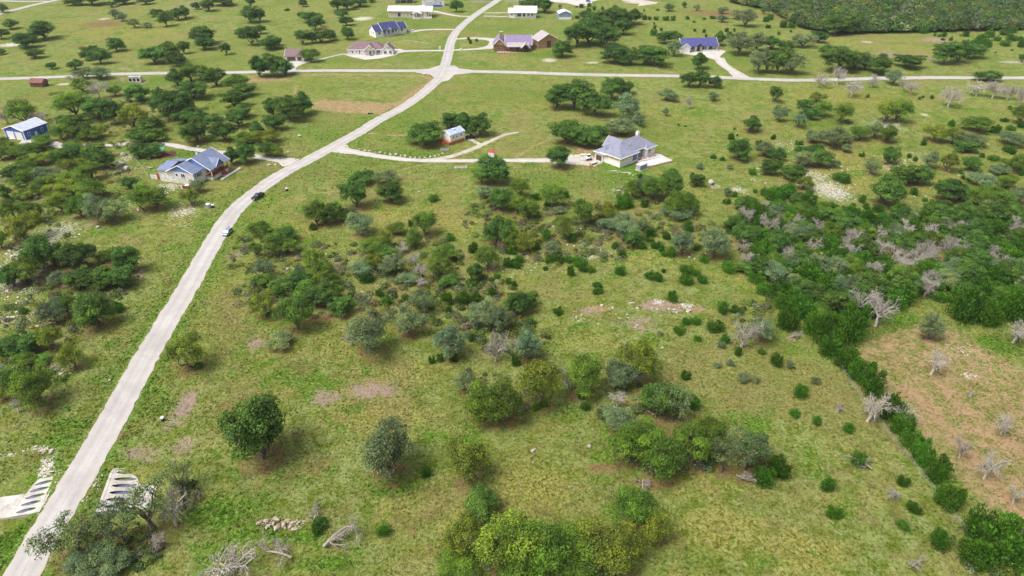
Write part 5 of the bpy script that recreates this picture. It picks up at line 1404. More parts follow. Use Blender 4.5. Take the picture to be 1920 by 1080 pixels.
# person by the silver car
def person():
    x, y = G(431.2, 433.5)
    me = bpy.data.meshes.new("person")
    V = [(0, 0, .95), (0, 0, 1.2), (0, 0, 1.42), (0, 0, 1.53), (0, .01, 1.66), (.09, 0, .92), (.1, .02, .5), (.11, -.01, .09), (.12, -.14, .03), (-.09, 0, .92), (-.1, -.05, .5), (-.11, -.01, .09), (-.12, -.14, .03),
         (.19, 0, 1.42), (.24, .02, 1.15), (.25, -.06, .9), (-.19, 0, 1.42), (-.24, .02, 1.15), (-.22, -.1, .92)]
    E_ = [(0, 1), (1, 2), (2, 3), (3, 4), (0, 5), (5, 6), (6, 7), (7, 8), (0, 9), (9, 10), (10, 11), (11, 12), (2, 13), (13, 14), (14, 15), (2, 16), (16, 17), (17, 18)]
    rad = [.15, .14, .15, .06, .11, .1, .07, .05, .04, .1, .07, .05, .04, .07, .05, .035, .07, .05, .035]
    me.from_pydata(V, E_, [])
    o = link("person", me)
    sk = o.modifiers.new("skin", 'SKIN')
    for i, r in enumerate(rad):
        me.skin_vertices[0].data[i].radius = (r, r * .85)
    me.skin_vertices[0].data[0].use_root = True
    o.modifiers.new("smooth", 'SUBSURF').render_levels = 1
    o.modifiers["smooth"].levels = 1
    t = NT("clothes")
    sp = t.n("ShaderNodeSeparateXYZ"); t.l(t.obj(), sp.inputs[0])
    z = sp.outputs['Z']
    c = t.mix(t.step(z, .96, .98), (.16, .15, .17), (.75, .74, .72))
    c = t.mix(t.step(z, 1.50, 1.52), c, (.42, .26, .19)); c = t.mix(t.step(z, 1.68, 1.70), c, (.05, .035, .03)); c = t.mix(t.step(z, .10, .08), c, (.05, .05, .05))
    me.materials.append(t.bsdf(c, .8))
    o.location = (x, y, zat(x, y) + .09)
    o.rotation_euler = (0, 0, .4)
    return tag(o, "person in white shirt and grey trousers standing behind the silver car", "person")
person()

# ------------------------------------------------------------------ vegetation: prototypes (8 m wide, 7 m high), copied and scaled
W0, H0 = 8.0, 7.0
def unit(v):
    return v / (np.linalg.norm(v, axis=-1, keepdims=True) + 1e-9)

def leaf_quads(P, N, size, r, aspect=0.75):
    """one small irregular quad per leaf spray"""
    n = len(P)
    t = unit(np.cross(N, unit(r.normal(size=(n, 3)))))
    b = np.cross(N, t)
    s = size[:, None]
    k = r.uniform(0.6, 1.15, (4, n, 1))
    V = np.stack([P - t * s * k[0], P - b * s * aspect * k[1], P + t * s * k[2] + N * s * 0.15, P + b * s * aspect * k[3]], 1)
    return V.reshape(-1, 3), np.arange(4 * n, dtype=np.int32).reshape(n, 4)

class Tubes:
    """tapered branches gathered as arrays"""
    def __init__(s, n=5):
        s.n, s.V, s.F, s.o = n, [], [], 0
    def path(s, pts, radii):
        pts = np.asarray(pts, float)
        n = s.n
        d = unit(np.gradient(pts, axis=0))
        ref = np.where(np.abs(d[:, 2:3]) < 0.9, np.array([[0, 0, 1.0]]), np.array([[1.0, 0, 0]]))
        a = unit(np.cross(d, ref)); b = np.cross(d, a)
        w = np.arange(n) / n * 2 * np.pi
        ring = pts[:, None] + (a[:, None] * np.cos(w)[None, :, None] + b[:, None] * np.sin(w)[None, :, None]) * np.asarray(radii)[:, None, None]
        k = len(pts)
        s.V.append(ring.reshape(-1, 3))
        i = (np.arange(k - 1)[:, None] * n + np.arange(n)[None, :]).ravel()
        j = (np.arange(k - 1)[:, None] * n + (np.arange(n)[None, :] + 1) % n).ravel()
        s.F.append(np.stack([i, j, j + n, i + n], 1) + s.o)
        s.o += k * n
    def arrays(s):
        return np.concatenate(s.V), np.concatenate(s.F)

def bend(p0, p1, r, sag=0.12, n=4):
    p0, p1 = np.array(p0, float), np.array(p1, float)
    L = np.linalg.norm(p1 - p0)
    t = np.linspace(0, 1, n)[:, None]
    off = r.normal(size=3) * L * sag
    return p0 + (p1 - p0) * t + off * np.sin(t * np.pi) + np.array([0, 0, L * 0.08]) * np.sin(t * np.pi)

def proto_tree(seed, n_cl, rc, leaves, lsize, trunk_h, spread_low, twig=0, flat=0.75, open_=0.0, lobes=3):
    r = np.random.default_rng(seed)
    ph = r.uniform(0, 6.28, 4)
    cz = H0 * (trunk_h + (1 - trunk_h) * 0.42)
    cl = []
    tries = 0
    while len(cl) < n_cl and tries < 4000:
        tries += 1
        az = r.uniform(0, 2 * np.pi)
        el = np.arcsin(r.uniform(-0.35 - spread_low, 1.0))
        edge = 0.76 + 0.20 * np.sin(lobes * az + ph[0]) + 0.13 * np.sin((lobes + 2) * az + ph[1]) + 0.12 * np.sin(3 * el + ph[2])
        rad = edge * r.uniform(0.35, 1.0) ** 0.45
        p = np.array([np.cos(az) * np.cos(el) * rad * (W0 / 2 - rc * 0.55), np.sin(az) * np.cos(el) * rad * (W0 / 2 - rc * 0.55),
                      cz + np.sin(el) * rad * ((H0 - cz) - rc * 0.45 if el > 0 else (cz - H0 * trunk_h * 0.75))])
        if all(np.linalg.norm((p - q) * (1, 1, 1.3)) > rc * 0.8 for q, _ in cl):
            cl.append((p, rc * r.uniform(0.65, 1.3)))
    P, N, A = [], [], []
    for i, (p, q) in enumerate(cl):
        m = int(leaves * (q / rc) ** 2)
        d = unit(r.normal(size=(m, 3)))
        d[:, 2] = np.where(d[:, 2] < -0.3, -d[:, 2] * 0.6, d[:, 2])
        rr = q * r.uniform(0.25, 1.0, (m, 1)) ** 0.5 * (1 + 0.25 * np.sin(5 * d[:, :1] + i) * np.sin(4 * d[:, 1:2] + 2 * i))
        P.append(p + d * rr * np.array([1, 1, flat]))
        N.append(unit(d * 0.8 + np.array([0, 0, 0.45]) + r.normal(size=(m, 3)) * 0.55))
        A.append(np.column_stack([r.uniform(0, 1, m), np.full(m, r.uniform(0, 1)), np.zeros(m), np.ones(m)]))
    P, N, A = np.concatenate(P), np.concatenate(N), np.concatenate(A)
    if open_:
        keep = r.uniform(size=len(P)) > open_
        P, N, A = P[keep], N[keep], A[keep]
    ext = np.percentile(np.hypot(P[:, 0], P[:, 1]), 97.5)
    fit = np.array([W0 / 2 / ext, W0 / 2 / ext, H0 / np.percentile(P[:, 2], 99.5)])   # fill the nominal width and height
    P = P * fit
    cl = [(p * fit, q) for p, q in cl]
    V, Fq = leaf_quads(P, N, lsize * r.uniform(0.65, 1.35, len(P)), r)
    A4 = np.repeat(A, 4, 0)
    crown = raw_mesh("crown", V, Fq, M_LEAF, {"leaf": A4, "tint": np.ones_like(A4)})
    tb = Tubes(5)
    top = np.array([r.normal() * 0.25, r.normal() * 0.25, H0 * trunk_h])
    tb.path([(0, 0, -0.5), (0.02, 0, 0.3), top * (0.6, 0.6, 0.6), top], [0.42, 0.34, 0.27, 0.25])
    order = sorted(range(len(cl)), key=lambda i: cl[i][0][2])
    hubs = []
    nl = 5
    for k in range(nl):
        az = 2 * np.pi * k / nl + r.uniform(-0.5, 0.5)
        h = np.array([np.cos(az) * W0 * 0.2, np.sin(az) * W0 * 0.2, cz * r.uniform(0.85, 1.15)])
        hubs.append(h)
        tb.path(bend(top - (0, 0, 0.1), h, r, 0.14), np.linspace(0.19, 0.11, 4))
    for p, q in cl:
        h = min(hubs, key=lambda h: np.linalg.norm(h - p))
        tb.path(bend(h, p, r, 0.1), np.linspace(0.09, 0.03, 4))
        for _ in range(twig):
            e = p + unit(r.normal(size=3)) * q * 1.15
            tb.path(bend(p, e, r, 0.15, 3), [0.03, 0.02, 0.01])
    V, Fq = tb.arrays()
    trunk = raw_mesh("trunk", V, Fq, M_BARK)
    trunk.polygons.foreach_set("use_smooth", np.ones(len(trunk.polygons), bool))
    return crown, trunk

def proto_juniper(seed, n=3000):
    """several leaning stems, each a ragged plume of upward sprays"""
    r = np.random.default_rng(seed)
    P, N, A, U = [], [], [], []
    stems = int(r.integers(5, 9))
    per = n // stems
    for i in range(stems):
        az = 2 * np.pi * i / stems + r.uniform(-.5, .5)
        base = np.array([np.cos(az), np.sin(az), 0]) * W0 * r.uniform(.05, .27)
        hgt = H0 * r.uniform(.55, 1.0) * (1 - .35 * np.hypot(base[0], base[1]) / (W0 * .3))
        lean = base * r.uniform(.3, .75)
        wid = W0 * r.uniform(.17, .25)
        for j in range(9):                                    # whorls up the stem
            u = (j + r.uniform(0, .8)) / 9
            c = base + lean * u + (0, 0, hgt * u * .92 + .2)
            rad = wid * (0.55 + 0.75 * math.sin(math.pi * min(1, .2 + u * .85))) * r.uniform(.7, 1.25)
            m = per // 9
            d = unit(r.normal(size=(m, 3)))
            p = c + d * rad * r.uniform(.35, 1.0, (m, 1)) ** .6 * (1, 1, .8)
            p[:, 2] = np.maximum(p[:, 2], .04)
            P.append(p); N.append(unit(d + (0, 0, .6) + r.normal(size=(m, 3)) * .5))
            U.append(unit(d * .55 + np.array([0, 0, 1.0]) + r.normal(size=(m, 3)) * .35))
            A.append(np.column_stack([r.uniform(0, 1, m), np.full(m, r.uniform(0, .8)), np.zeros(m), np.ones(m)]))
    P, N, A, up = np.concatenate(P), np.concatenate(N), np.concatenate(A), np.concatenate(U)
    P *= np.array([W0 / 2 / np.percentile(np.hypot(P[:, 0], P[:, 1]), 97)] * 2 + [H0 / P[:, 2].max()])
    m = len(P)
    side = unit(np.cross(up, N))
    L = 0.46 * r.uniform(0.5, 1.4, (m, 1)); w = 0.15 * r.uniform(0.7, 1.3, (m, 1))
    V = np.stack([P - up * L * 0.5, P + side * w, P + up * L, P - side * w], 1).reshape(-1, 3)
    A4 = np.repeat(A, 4, 0)
    crown = raw_mesh("crown", V, np.arange(4 * m, dtype=np.int32).reshape(m, 4), M_LEAF, {"leaf": A4, "tint": np.ones_like(A4)})
    tb = Tubes(5)
    for k in range(4):
        az = k * 1.57 + r.uniform(-.4, .4)
        tb.path(bend((0.1 * np.cos(az), 0.1 * np.sin(az), -0.4), (np.cos(az) * W0 * .2, np.sin(az) * W0 * .2, H0 * .6), r, .1), np.linspace(.16, .05, 4))
    V, Fq = tb.arrays()
    return crown, raw_mesh("trunk", V, Fq, M_BARK)

def proto_dead(seed, spread=1.0, fine=1.0, bold=1.0):
    r = np.random.default_rng(seed)
    tk, tw = Tubes(5), Tubes(3)
    top = np.array([r.normal() * 0.3, r.normal() * 0.3, H0 * r.uniform(0.2, 0.3)])
    tk.path([(0, 0, -0.5), (0.03, 0, 0.4), top * 0.6, top], np.array([0.36, 0.29, 0.24, 0.21]) * bold)
    def lim(p):
        q = p.copy()
        e = np.hypot(q[0], q[1])
        if e > W0 / 2:
            q[:2] *= (W0 / 2) / e
        q[2] = min(max(q[2], 0.4), H0)
        return q
    for k in range(6):
        az = 2 * np.pi * k / 6 + r.uniform(-.5, .5)
        L = r.uniform(1.9, 3.0)
        el = r.uniform(0.35, 1.2) / spread
        e1 = lim(top + L * np.array([np.cos(az) * np.cos(el), np.sin(az) * np.cos(el), np.sin(el)]))
        p1 = bend(top, e1, r, 0.13, 5)
        tk.path(p1, np.linspace(0.16, 0.08, 5) * bold)
        for j in range(6):
            b = p1[r.integers(1, 5)]
            d = unit(unit(e1 - top) * 0.9 + r.normal(size=3) * 0.65 + (0, 0, 0.2))
            e2 = lim(b + d * r.uniform(1.1, 2.0))
            p2 = bend(b, e2, r, 0.14, 4)
            tw.path(p2, np.linspace(0.08, 0.042, 4) * bold)
            for i in range(round(7 * fine)):
                c = p2[r.integers(1, 4)]
                d2 = unit(unit(e2 - b) + r.normal(size=3) * 0.8)
                e3 = lim(c + d2 * r.uniform(0.5, 1.15))
                p3 = bend(c, e3, r, 0.16, 3)
                tw.path(p3, [0.042, 0.032, 0.018])
                for q in range(round(5 * fine)):
                    d3 = unit(d2 + r.normal(size=3) * 0.9 + (0, 0, -0.1))
                    f = p3[r.integers(1, 3)]
                    tw.path([f, lim(f + d3 * r.uniform(0.25, 0.6))], [0.026, 0.015])
    a = raw_mesh("branches", *tw.arrays(), M_DEAD)
    b = raw_mesh("trunk", *tk.arrays(), M_DEAD)
    return a, b

PROTO = {
    'O': [proto_tree(100 + i, 50, 1.12, 330, 0.14, 0.12, 0.35, 0, lobes=2 + i % 3) for i in range(6)],
    'G': [proto_tree(200 + i, 46, 1.0, 270, 0.12, 0.16, 0.3, 2, 0.9, 0.1, lobes=2 + i % 3) for i in range(5)],
    'Y': [proto_tree(300 + i, 42, 1.0, 250, 0.12, 0.17, 0.25, 2, 0.9, 0.15, lobes=3) for i in range(3)],
    'S': [proto_tree(400 + i, 48, 1.0, 260, 0.12, 0.12, 0.5, 2, 0.85, 0.2, lobes=2 + i % 3) for i in range(5)],
    'P': [proto_tree(450 + i, 26, .85, 150, 0.12, 0.26, 0.1, 9, 0.9, 0.3, lobes=3) for i in range(2)],
    'J': [proto_juniper(500 + i) for i in range(7)],
    'B': [proto_dead(650 + i, 1.1 + 0.25 * (i % 2), 0.75, 1.35) for i in range(4)],
    'D': [proto_dead(600 + i, 1.0 + 0.25 * (i % 2), 1.0) for i in range(5)],
}
COL = {'O': (0.092, 0.185, 0.030), 'G': (0.128, 0.228, 0.022), 'Y': (0.170, 0.232, 0.022), 'S': (0.190, 0.265, 0.110), 'P': (0.145, 0.225, 0.065), 'J': (0.092, 0.230, 0.017), 'D': (1, 1, 1)}
NOUN = {'O': ('live_oak', 'live oak', 'dark green'), 'G': ('elm_tree', 'elm', 'olive green'), 'Y': ('yellow_elm', 'elm', 'yellow-tinged'),
        'P': ('sparse_oak', 'thin-leaved oak', 'half-bare'),
        'S': ('mossy_oak', 'mossy oak', 'grey-green'), 'J': ('juniper_bush', 'juniper', 'bright green'), 'D': ('dead_tree', 'dead tree', 'bare grey')}

MARKS = {'the blue metal garage': (45, 252), 'the blue gabled house': (360, 315), 'the three-hole culvert': (250, 145), 'the brown-doored garage': (552, 102),
         'the cream gabled house': (692, 95), 'the navy-roofed farmhouse': (727, 58), 'the long white-roofed barn': (770, 27), 'the white-roofed house': (980, 26), 'the brown stone house': (975, 85),
         'the navy-roofed ranch house': (1310, 87), 'the small white cabin': (853, 257), 'the grey-roofed house': (1178, 285), 'the dark pickup': (482, 372), 'the silver car': (427, 440),
         'the six-pipe culverts': (150, 920), 'the rubble heap': (528, 987), 'the twin bare patches': (660, 740), 'the red soil patch': (1250, 578), 'the ploughed orchard plot': (1760, 760),
         'the big silver-green oak': (700, 610), 'the cedar thicket': (1620, 490), 'the leaning boulder field': (1560, 350), 'the roadside dead trees': (1860, 165), 'the far cedar wood': (1700, 40),
         'the white dead tree': (1395, 610), 'the limestone ledge': (50, 500), 'the olive-topped elm': (1195, 670), 'the lone dark oak': (490, 795), 'the bottom-edge grove': (1040, 1020), 'the top-left road': (60, 9),
         'the cracked grey ledge': (1010, 480), 'the dusty ring drive': (905, 80), 'the wide pasture': (250, 60), 'the central thicket': (900, 420), 'the boundary fence': (1600, 720)}
for bad in ('the leaning boulder field', 'the dusty ring drive', 'the cracked grey ledge'):
    MARKS.pop(bad)
MARKS['the stony slope'] = (1560, 350)
MARKS['the loop drive'] = (905, 80)
ORD = ['leftmost', 'second from left', 'third from left', 'fourth from left', 'fifth from left', 'sixth from left', 'seventh from left', 'eighth from left', 'ninth from left', 'tenth from left']

def where(px, py):
    best = min(MARKS.items(), key=lambda kv: (kv[1][0] - px) ** 2 + ((kv[1][1] - py) * 1.6) ** 2)
    dx, dy = px - best[1][0], (py - best[1][1]) * 1.3
    if math.hypot(dx, dy) < 22:
        return best[0], 'beside'
    if abs(dx) > abs(dy):
        return best[0], 'left of' if dx < 0 else 'right of'
    return best[0], 'behind' if dy < 0 else 'in front of'

SPECIAL = {}
def special(px, py, label):
    i = min(range(len(PLACED)), key=lambda i: (PLACED[i][5] - px) ** 2 + (PLACED[i][6] - py) ** 2)
    SPECIAL[i] = label
special(490, 795, 'big lone dense dark oak standing in open grass left of the bare patches')
special(732, 850, 'large round grey-green oak casting a dark shadow in the lower middle')
special(877, 860, 'lone yellow-green elm with a loose crown right of the round grey-green oak')
special(1390, 610, 'big white bare dead tree with forked trunk backed by junipers')
special(695, 615, 'largest silver-green mossy oak in the middle of the thicket')
special(1192, 650, 'tall olive-topped yellowing elm with dark trunk above the grove')
special(360, 655, 'lone orange-tinged yellow elm close to the right edge of the road')
special(922, 330, 'dark live oak just in front of the white box with red lid')
special(150, 990, 'dark oak reaching its boughs over the road at lower left')
special(1065, 700, 'slim white dead tree between two green elms in the grove')
special(1626, 760, 'gnarled grey dead tree on the boundary fence beside the bare plot')
special(1745, 680, 'forked bare orchard tree in the middle of the ploughed plot')
special(812, 374, '')
cells = {}
for i, (k, x, y, W, Hh, px, py, br) in enumerate(PLACED):
    if i in SPECIAL and SPECIAL[i]:
        continue
    mk, rel = where(px, py)
    if br:                                                # the thicket is told apart column by column
        q = min(7, int((px - 1370) / 74))
        mk, rel = ['far-left end', 'left end', 'left half', 'left middle', 'right middle', 'right half', 'right end', 'far-right end'][q] + ' of the cedar thicket', 'at the'
    cells.setdefault((k, mk, rel), []).append(i)
LABEL = dict((i, l) for i, l in SPECIAL.items() if l)
for (k, mk, rel), ids in cells.items():
    _, noun, col = NOUN[k]
    if 'thicket' in mk and rel == 'at the':
        col = {'D': 'bare', 'J': 'green', 'O': 'dark', 'S': 'grey'}.get(k, 'green')
        noun = noun.split()[-1] if k != 'D' else 'dead tree'
    def put(ids, suffix):
        ids = sorted(ids, key=lambda i: PLACED[i][5])
        for j, i in enumerate(ids):
            i = int(i)
            size = '' if k in 'DP' or suffix or PLACED[i][7] else ('small ' if PLACED[i][3] < (2.2 if k == 'J' else 5.0) else ('large ' if PLACED[i][3] > (4.5 if k == 'J' else 9.5) else ''))
            if len(ids) == 1:
                LABEL[i] = ' '.join(f"{size}{col} {noun} {rel} {mk}{suffix}".split())
            else:
                o = ORD[j] if j < len(ids) - 1 or j == 0 else 'rightmost'
                LABEL[i] = ' '.join(f"{size}{col} {noun} {rel} {mk}{suffix}, {o}".split())
    rows_ = max(1, math.ceil(len(ids) / 8))
    ids = sorted(ids, key=lambda i: PLACED[i][6])
    if rows_ == 1:
        put(ids, '')
    else:
        names = [', back row', ', front row'] if rows_ == 2 else ([', back row', ', middle row', ', front row'] if rows_ == 3 else [f', {w} row back' for w in ('first', 'second', 'third', 'fourth', 'fifth', 'sixth', 'seventh', 'eighth', 'ninth', 'tenth')][:rows_][::-1])
        for q, part in enumerate(np.array_split(np.array(ids), rows_)):
            put(list(part), names[q])

def place_tree(i, k, x, y, W, Hh, label, br):
    pool = PROTO['B' if k == 'D' and y < 165 and not br else k]     # near dead trees show their limbs
    crown, trunk = pool[(i * 7 + int(W * 13)) % len(pool)]
    name, noun, _ = NOUN[k]
    if k == 'J' and (br or W > 4.6):
        name = 'cedar_tree'                                  # junipers grown to tree size
    rr = random.Random(i * 31 + 5)
    t = thing(name, label, 'bush' if k == 'J' and W < 3.2 else 'tree', (x, y, zat(x, y)), rr.uniform(0, 6.28), {'J': 'junipers', 'D': 'dead trees'}.get(k, noun + 's') + ' on the ranch land')
    e = rr.uniform(0.8, 1.0) if k == 'J' else rr.uniform(0.9, 1.0)
    t.scale = (W / W0, W / W0 * e, Hh / H0 * (rr.uniform(.8, 1.15) if k == 'J' else 1))
    c = bpy.data.objects.new("branches" if k == 'D' else "crown", crown); C.objects.link(c); c.parent = t
    b = bpy.data.objects.new("trunk", trunk); C.objects.link(b); b.parent = t
    v = rr.uniform(0.68, 1.28) if k == 'J' else rr.uniform(0.76, 1.25)
    h = rr.uniform(-0.16, 0.06)
    col = COL[k]
    if k == 'D':
        w = rr.uniform(0.8, 1.12)
        c.color = (w, w * rr.uniform(0.97, 1.0), w * rr.uniform(0.93, 1.0), 1); b.color = c.color
    else:
        c.color = (col[0] * v * (1 + h), col[1] * v, col[2] * v * (1 - h), 1)
        g = 1.2 if k == 'S' else 1.0
        b.color = (g, g, g, 1)
    return t

for i, (k, x, y, W, Hh, px, py, br) in enumerate(PLACED):
    place_tree(i, k, x, y, W, Hh, LABEL[i], br)

# the wood beyond the pasture, one closed mass of crowns
def crown_blob(r, n, W, Hh):
    d = unit(r.normal(size=(n, 3))); d[:, 2] = np.abs(d[:, 2]) * 1.1 - 0.15
    bump = 1 + 0.22 * np.sin(4 * d[:, :1] + r.uniform(0, 6)) * np.sin(4 * d[:, 1:2] + r.uniform(0, 6))
    P = d * bump * r.uniform(0.65, 1.0, (n, 1)) * (W / 2, W / 2, Hh * 0.6) + (0, 0, Hh * 0.42)
    return P, unit(d + (0, 0, .4) + r.normal(size=(n, 3)) * .5)
WOOD = [(1400, -45), (2300, -45), (2300, 52), (1920, 54), (1830, 56), (1720, 60), (1640, 62), (1600, 63), (1545, 62), (1500, 52), (1470, 32), (1445, 18), (1380, 6), (1330, -10)]
r_ = np.random.default_rng(77)
VV, FF, AA, TT, off = [], [], [], [], 0
cnt = []
for _ in range(30000):
    px, py = r_.uniform(1330, 2300), r_.uniform(-45, 63)
    x, y = G(px, py)
    if not inside(px, py, WOOD) or inside(px, py, [(1650, 24), (1690, 22), (1684, 35), (1654, 35)]):
        continue
    if any((x - a) ** 2 + (y - b) ** 2 < 30 for a, b in cnt[-700:]):
        continue
    cnt.append((x, y))
    W = r_.uniform(6, 12); Hh = W * r_.uniform(.6, .85)
    n = 330 if py > 0 else 120
    P, N = crown_blob(r_, n, W, Hh)
    V, Fq = leaf_quads(P + (x, y, zat(x, y)), N, r_.uniform(.45, .8, n), r_)
    u = r_.uniform()
    tint = (0.082, 0.145, 0.040) if u < .55 else ((0.075, 0.18, 0.028) if u < .75 else ((0.16, 0.20, 0.12) if u < .88 else (0.19, 0.21, 0.035)))
    tint = np.array(tint) * r_.uniform(.75, 1.25)
    VV.append(V); FF.append(Fq + off); off += len(V)
    AA.append(np.repeat(np.column_stack([r_.uniform(0, 1, n), np.full(n, r_.uniform()), np.zeros(n), np.ones(n)]), 4, 0))
    TT.append(np.tile([*tint, 1], (len(V), 1)))
wood = link("cedar_wood", raw_mesh("cedar_wood", np.concatenate(VV), np.concatenate(FF), M_LEAF, {"leaf": np.concatenate(AA), "tint": np.concatenate(TT)}))
wood["label"] = "dense far-off cedar and oak wood filling the top right corner"
wood["category"] = "wood"
struct(wood, "stuff")

# low brush filling the thickets, too tangled to count
def brush(name, label, zones, seed):
    r = np.random.default_rng(seed)
    VV, FF, AA, TT, off = [], [], [], [], 0
    for px, py, rx, ry, n in zones:
        for _ in range(n):
            a, q = r.uniform(0, 6.28), math.sqrt(r.uniform())
            x, y = G(px + rx * q * math.cos(a), py + ry * q * math.sin(a))
            if float(dist_poly(np.array([x]), np.array([y]), MAINC)[0]) < 6:
                continue
            W = r.uniform(1.2, 4.2) * r.uniform(.6, 1); Hh = W * r.uniform(.4, .75)
            m = int(40 + 34 * W)
            P, N = crown_blob(r, m, W, Hh)
            P[:, 2] = np.maximum(P[:, 2] - Hh * .15, .02)
            V, Fq = leaf_quads(P + (x, y, zat(x, y)), N, r.uniform(.12, .26, m), r)
            u = r.uniform()
            tint = (0.10, 0.165, 0.04) if u < .4 else ((0.17, 0.215, 0.12) if u < .65 else ((0.15, 0.19, 0.03) if u < .85 else (0.20, 0.17, 0.12)))
            tint = np.array(tint) * r.uniform(.75, 1.2)
            VV.append(V); FF.append(Fq + off); off += len(V)
            AA.append(np.repeat(np.column_stack([r.uniform(0, 1, m), np.full(m, r.uniform()), np.zeros(m), np.ones(m)]), 4, 0))
            TT.append(np.tile([*tint, 1], (len(V), 1)))
    o = link(name, raw_mesh(name, np.concatenate(VV), np.concatenate(FF), M_LEAF, {"leaf": np.concatenate(AA), "tint": np.concatenate(TT)}))
    o["label"] = label; o["category"] = "scrub"
    return struct(o, "stuff")
brush("scrub_brush", "tangled low scrub filling the central thickets", [(560, 560, 120, 45, 119), (620, 500, 120, 40, 85), (780, 490, 90, 50, 102), (760, 570, 90, 40, 76), (900, 570, 90, 50, 102), (950, 420, 80, 60, 85), (1040, 440, 90, 60, 93), (1200, 400, 110, 50, 102), (1130, 450, 70, 45, 59),
      (960, 640, 70, 30, 59), (1190, 770, 70, 50, 42), (1270, 860, 100, 30, 68), (940, 740, 70, 40, 34), (1410, 600, 40, 35, 37), (1320, 450, 60, 30, 34), (480, 480, 60, 40, 42), (850, 620, 60, 20, 23)], 41)
brush("scrub_brush", "tangled low scrub filling the thicket left of the road", [(130, 350, 130, 60, 153), (150, 520, 110, 50, 85), (90, 600, 90, 50, 76), (60, 700, 70, 40, 51), (230, 235, 180, 50, 187), (180, 560, 70, 40, 42), (70, 450, 60, 40, 34)], 42)
brush("scrub_brush", "tangled low scrub along the bottom edge groves", [(1040, 1060, 150, 30, 85), (220, 1030, 90, 40, 68), (340, 930, 30, 30, 20), (1860, 1060, 60, 30, 23)], 43)
brush("scrub_brush", "tangled grey scrub under the cedar thicket", [(1500, 500, 100, 90, 153), (1650, 490, 120, 80, 187), (1820, 490, 100, 85, 170)], 44)

# ------------------------------------------------------------------ tussocks of rough grass
def tufts(name, n, ylo, yhi, size, label, seed, fade=1.0, rise=1.0):
    r = np.random.default_rng(seed)
    yy = np.sqrt(r.uniform(ylo ** 2, yhi ** 2, n))
    xx = r.uniform(-1, 1, n) * (0.76 * yy + 40)
    keep = r.uniform(size=n) > fade * sstep(ylo + (yhi - ylo) * .35, yhi, yy)
    keep &= r.uniform(size=n) < rise + (1 - rise) * sstep(ylo, ylo + (yhi - ylo) * .4, yy)
    xx, yy = xx[keep], yy[keep]
    n = len(xx)
    keep = (dist_poly(xx, yy, MAINC) > 3.9) & (dist_poly(xx, yy, CROSSC) > 3.6)
    for (cx, cy, rad, d) in DIPS:
        keep &= np.hypot(xx - cx, yy - cy) > rad * 0.9
    for (x0, x1, y0, y1) in [(-134, -108, 228, 262), (34, 66, 246, 276), (-222, -200, 276, 295), (-34, -16, 274, 292)]:
        keep &= ~((xx > x0) & (xx < x1) & (yy > y0) & (yy < y1))
    for pts, w in [([(630, 279), (700, 290), (800, 300), (920, 302), (1085, 300)], 2.6), ([(545, 304), (480, 295.5), (400, 286.5), (320, 273.5), (240, 272), (117, 278), (60, 267)], 2.6), ([(795, 300), (880, 281), (945, 252), (972, 247)], 2.0)]:
        keep &= dist_poly(xx, yy, PL(pts)) > w
    za, zb = patches(xx, yy)
    bare = np.maximum.reduce([za[:, 0] * 0.9, zb[:, 0] * 0.8, zb[:, 2] * 0.9, zb[:, 1] * 0.55])
    keep &= r.uniform(size=n) > bare
    xx, yy, za, zb = xx[keep], yy[keep], za[keep], zb[keep]
    n = len(xx)
    zz = zg(xx, yy)
    s = size * r.uniform(0.5, 1.4, n) * (0.8 + 0.35 * za[:, 1])
    V, Fq = [], []
    for b in range(3):                                       # three leaning blades of grass tops per tussock
        a = r.uniform(0, 2 * np.pi, n)
        w = s * 0.55
        hh = s * r.uniform(0.35, 0.8, n)
        lean = s * r.uniform(0.5, 1.1, n)
        la = a + np.pi / 2 + r.normal(0, 0.5, n)
        ox, oy = r.normal(0, 0.25, n) * s, r.normal(0, 0.25, n) * s
        p0 = np.stack([xx + ox - np.cos(a) * w, yy + oy - np.sin(a) * w, zz - 0.03], 1)
        p1 = np.stack([xx + ox + np.cos(a) * w, yy + oy + np.sin(a) * w, zz - 0.03], 1)
        p2 = np.stack([xx + ox + np.cos(la) * lean, yy + oy + np.sin(la) * lean, zz + hh], 1)
        V.append(np.stack([p0, p1, p2], 1))
    V = np.stack(V, 1).reshape(-1, 3)
    Fq = np.arange(len(V), dtype=np.int32).reshape(-1, 3)
    me = raw_mesh(name, V, Fq, M_GROUND, {"zone_a": np.repeat(za, 9, 0), "zone_b": np.repeat(zb, 9, 0)})
    o = link(name, me)
    o["label"] = label; o["category"] = "grass"
    return struct(o, "stuff")
tufts("grass_tussocks", 190000, 58, 210, 0.34, "rough olive and straw-coloured grass tussocks across the near pasture", 5)
tufts("grass_tussocks", 80000, 130, 380, 0.42, "rough grass tussocks across the middle-distance fields", 6, 1.0, 0.0)

# ------------------------------------------------------------------ limestone
M_STONE = mat("limestone", (0.52, 0.48, 0.43), 0.9, 0.32, 1.2)
M_PINKSTONE = mat("pink_limestone", (0.46, 0.365, 0.31), 0.9, 0.32, 1.2)
def rock_mesh(seed, name="rock"):
    r = np.random.default_rng(seed)
    bm = bmesh.new()
    bmesh.ops.create_icosphere(bm, subdivisions=2, radius=0.62)
    ax = unit(r.normal(size=(9, 3)))
    for v in bm.verts:
        p = np.array(v.co)
        for a in ax:                                          # planed flat like broken limestone
            q = p @ a
            if q > 0.34:
                p = p - a * (q - 0.34)
        v.co = p * (1, r.uniform(.75, .85), 0.66) + r.normal(size=3) * 0.008
    me = bpy.data.meshes.new(name); bm.to_mesh(me); bm.free()
    return me
ROCKS = []
for q in range(5):
    me = rock_mesh(900 + q); me.materials.append(M_STONE); ROCKS.append(me)
PROCKS = []
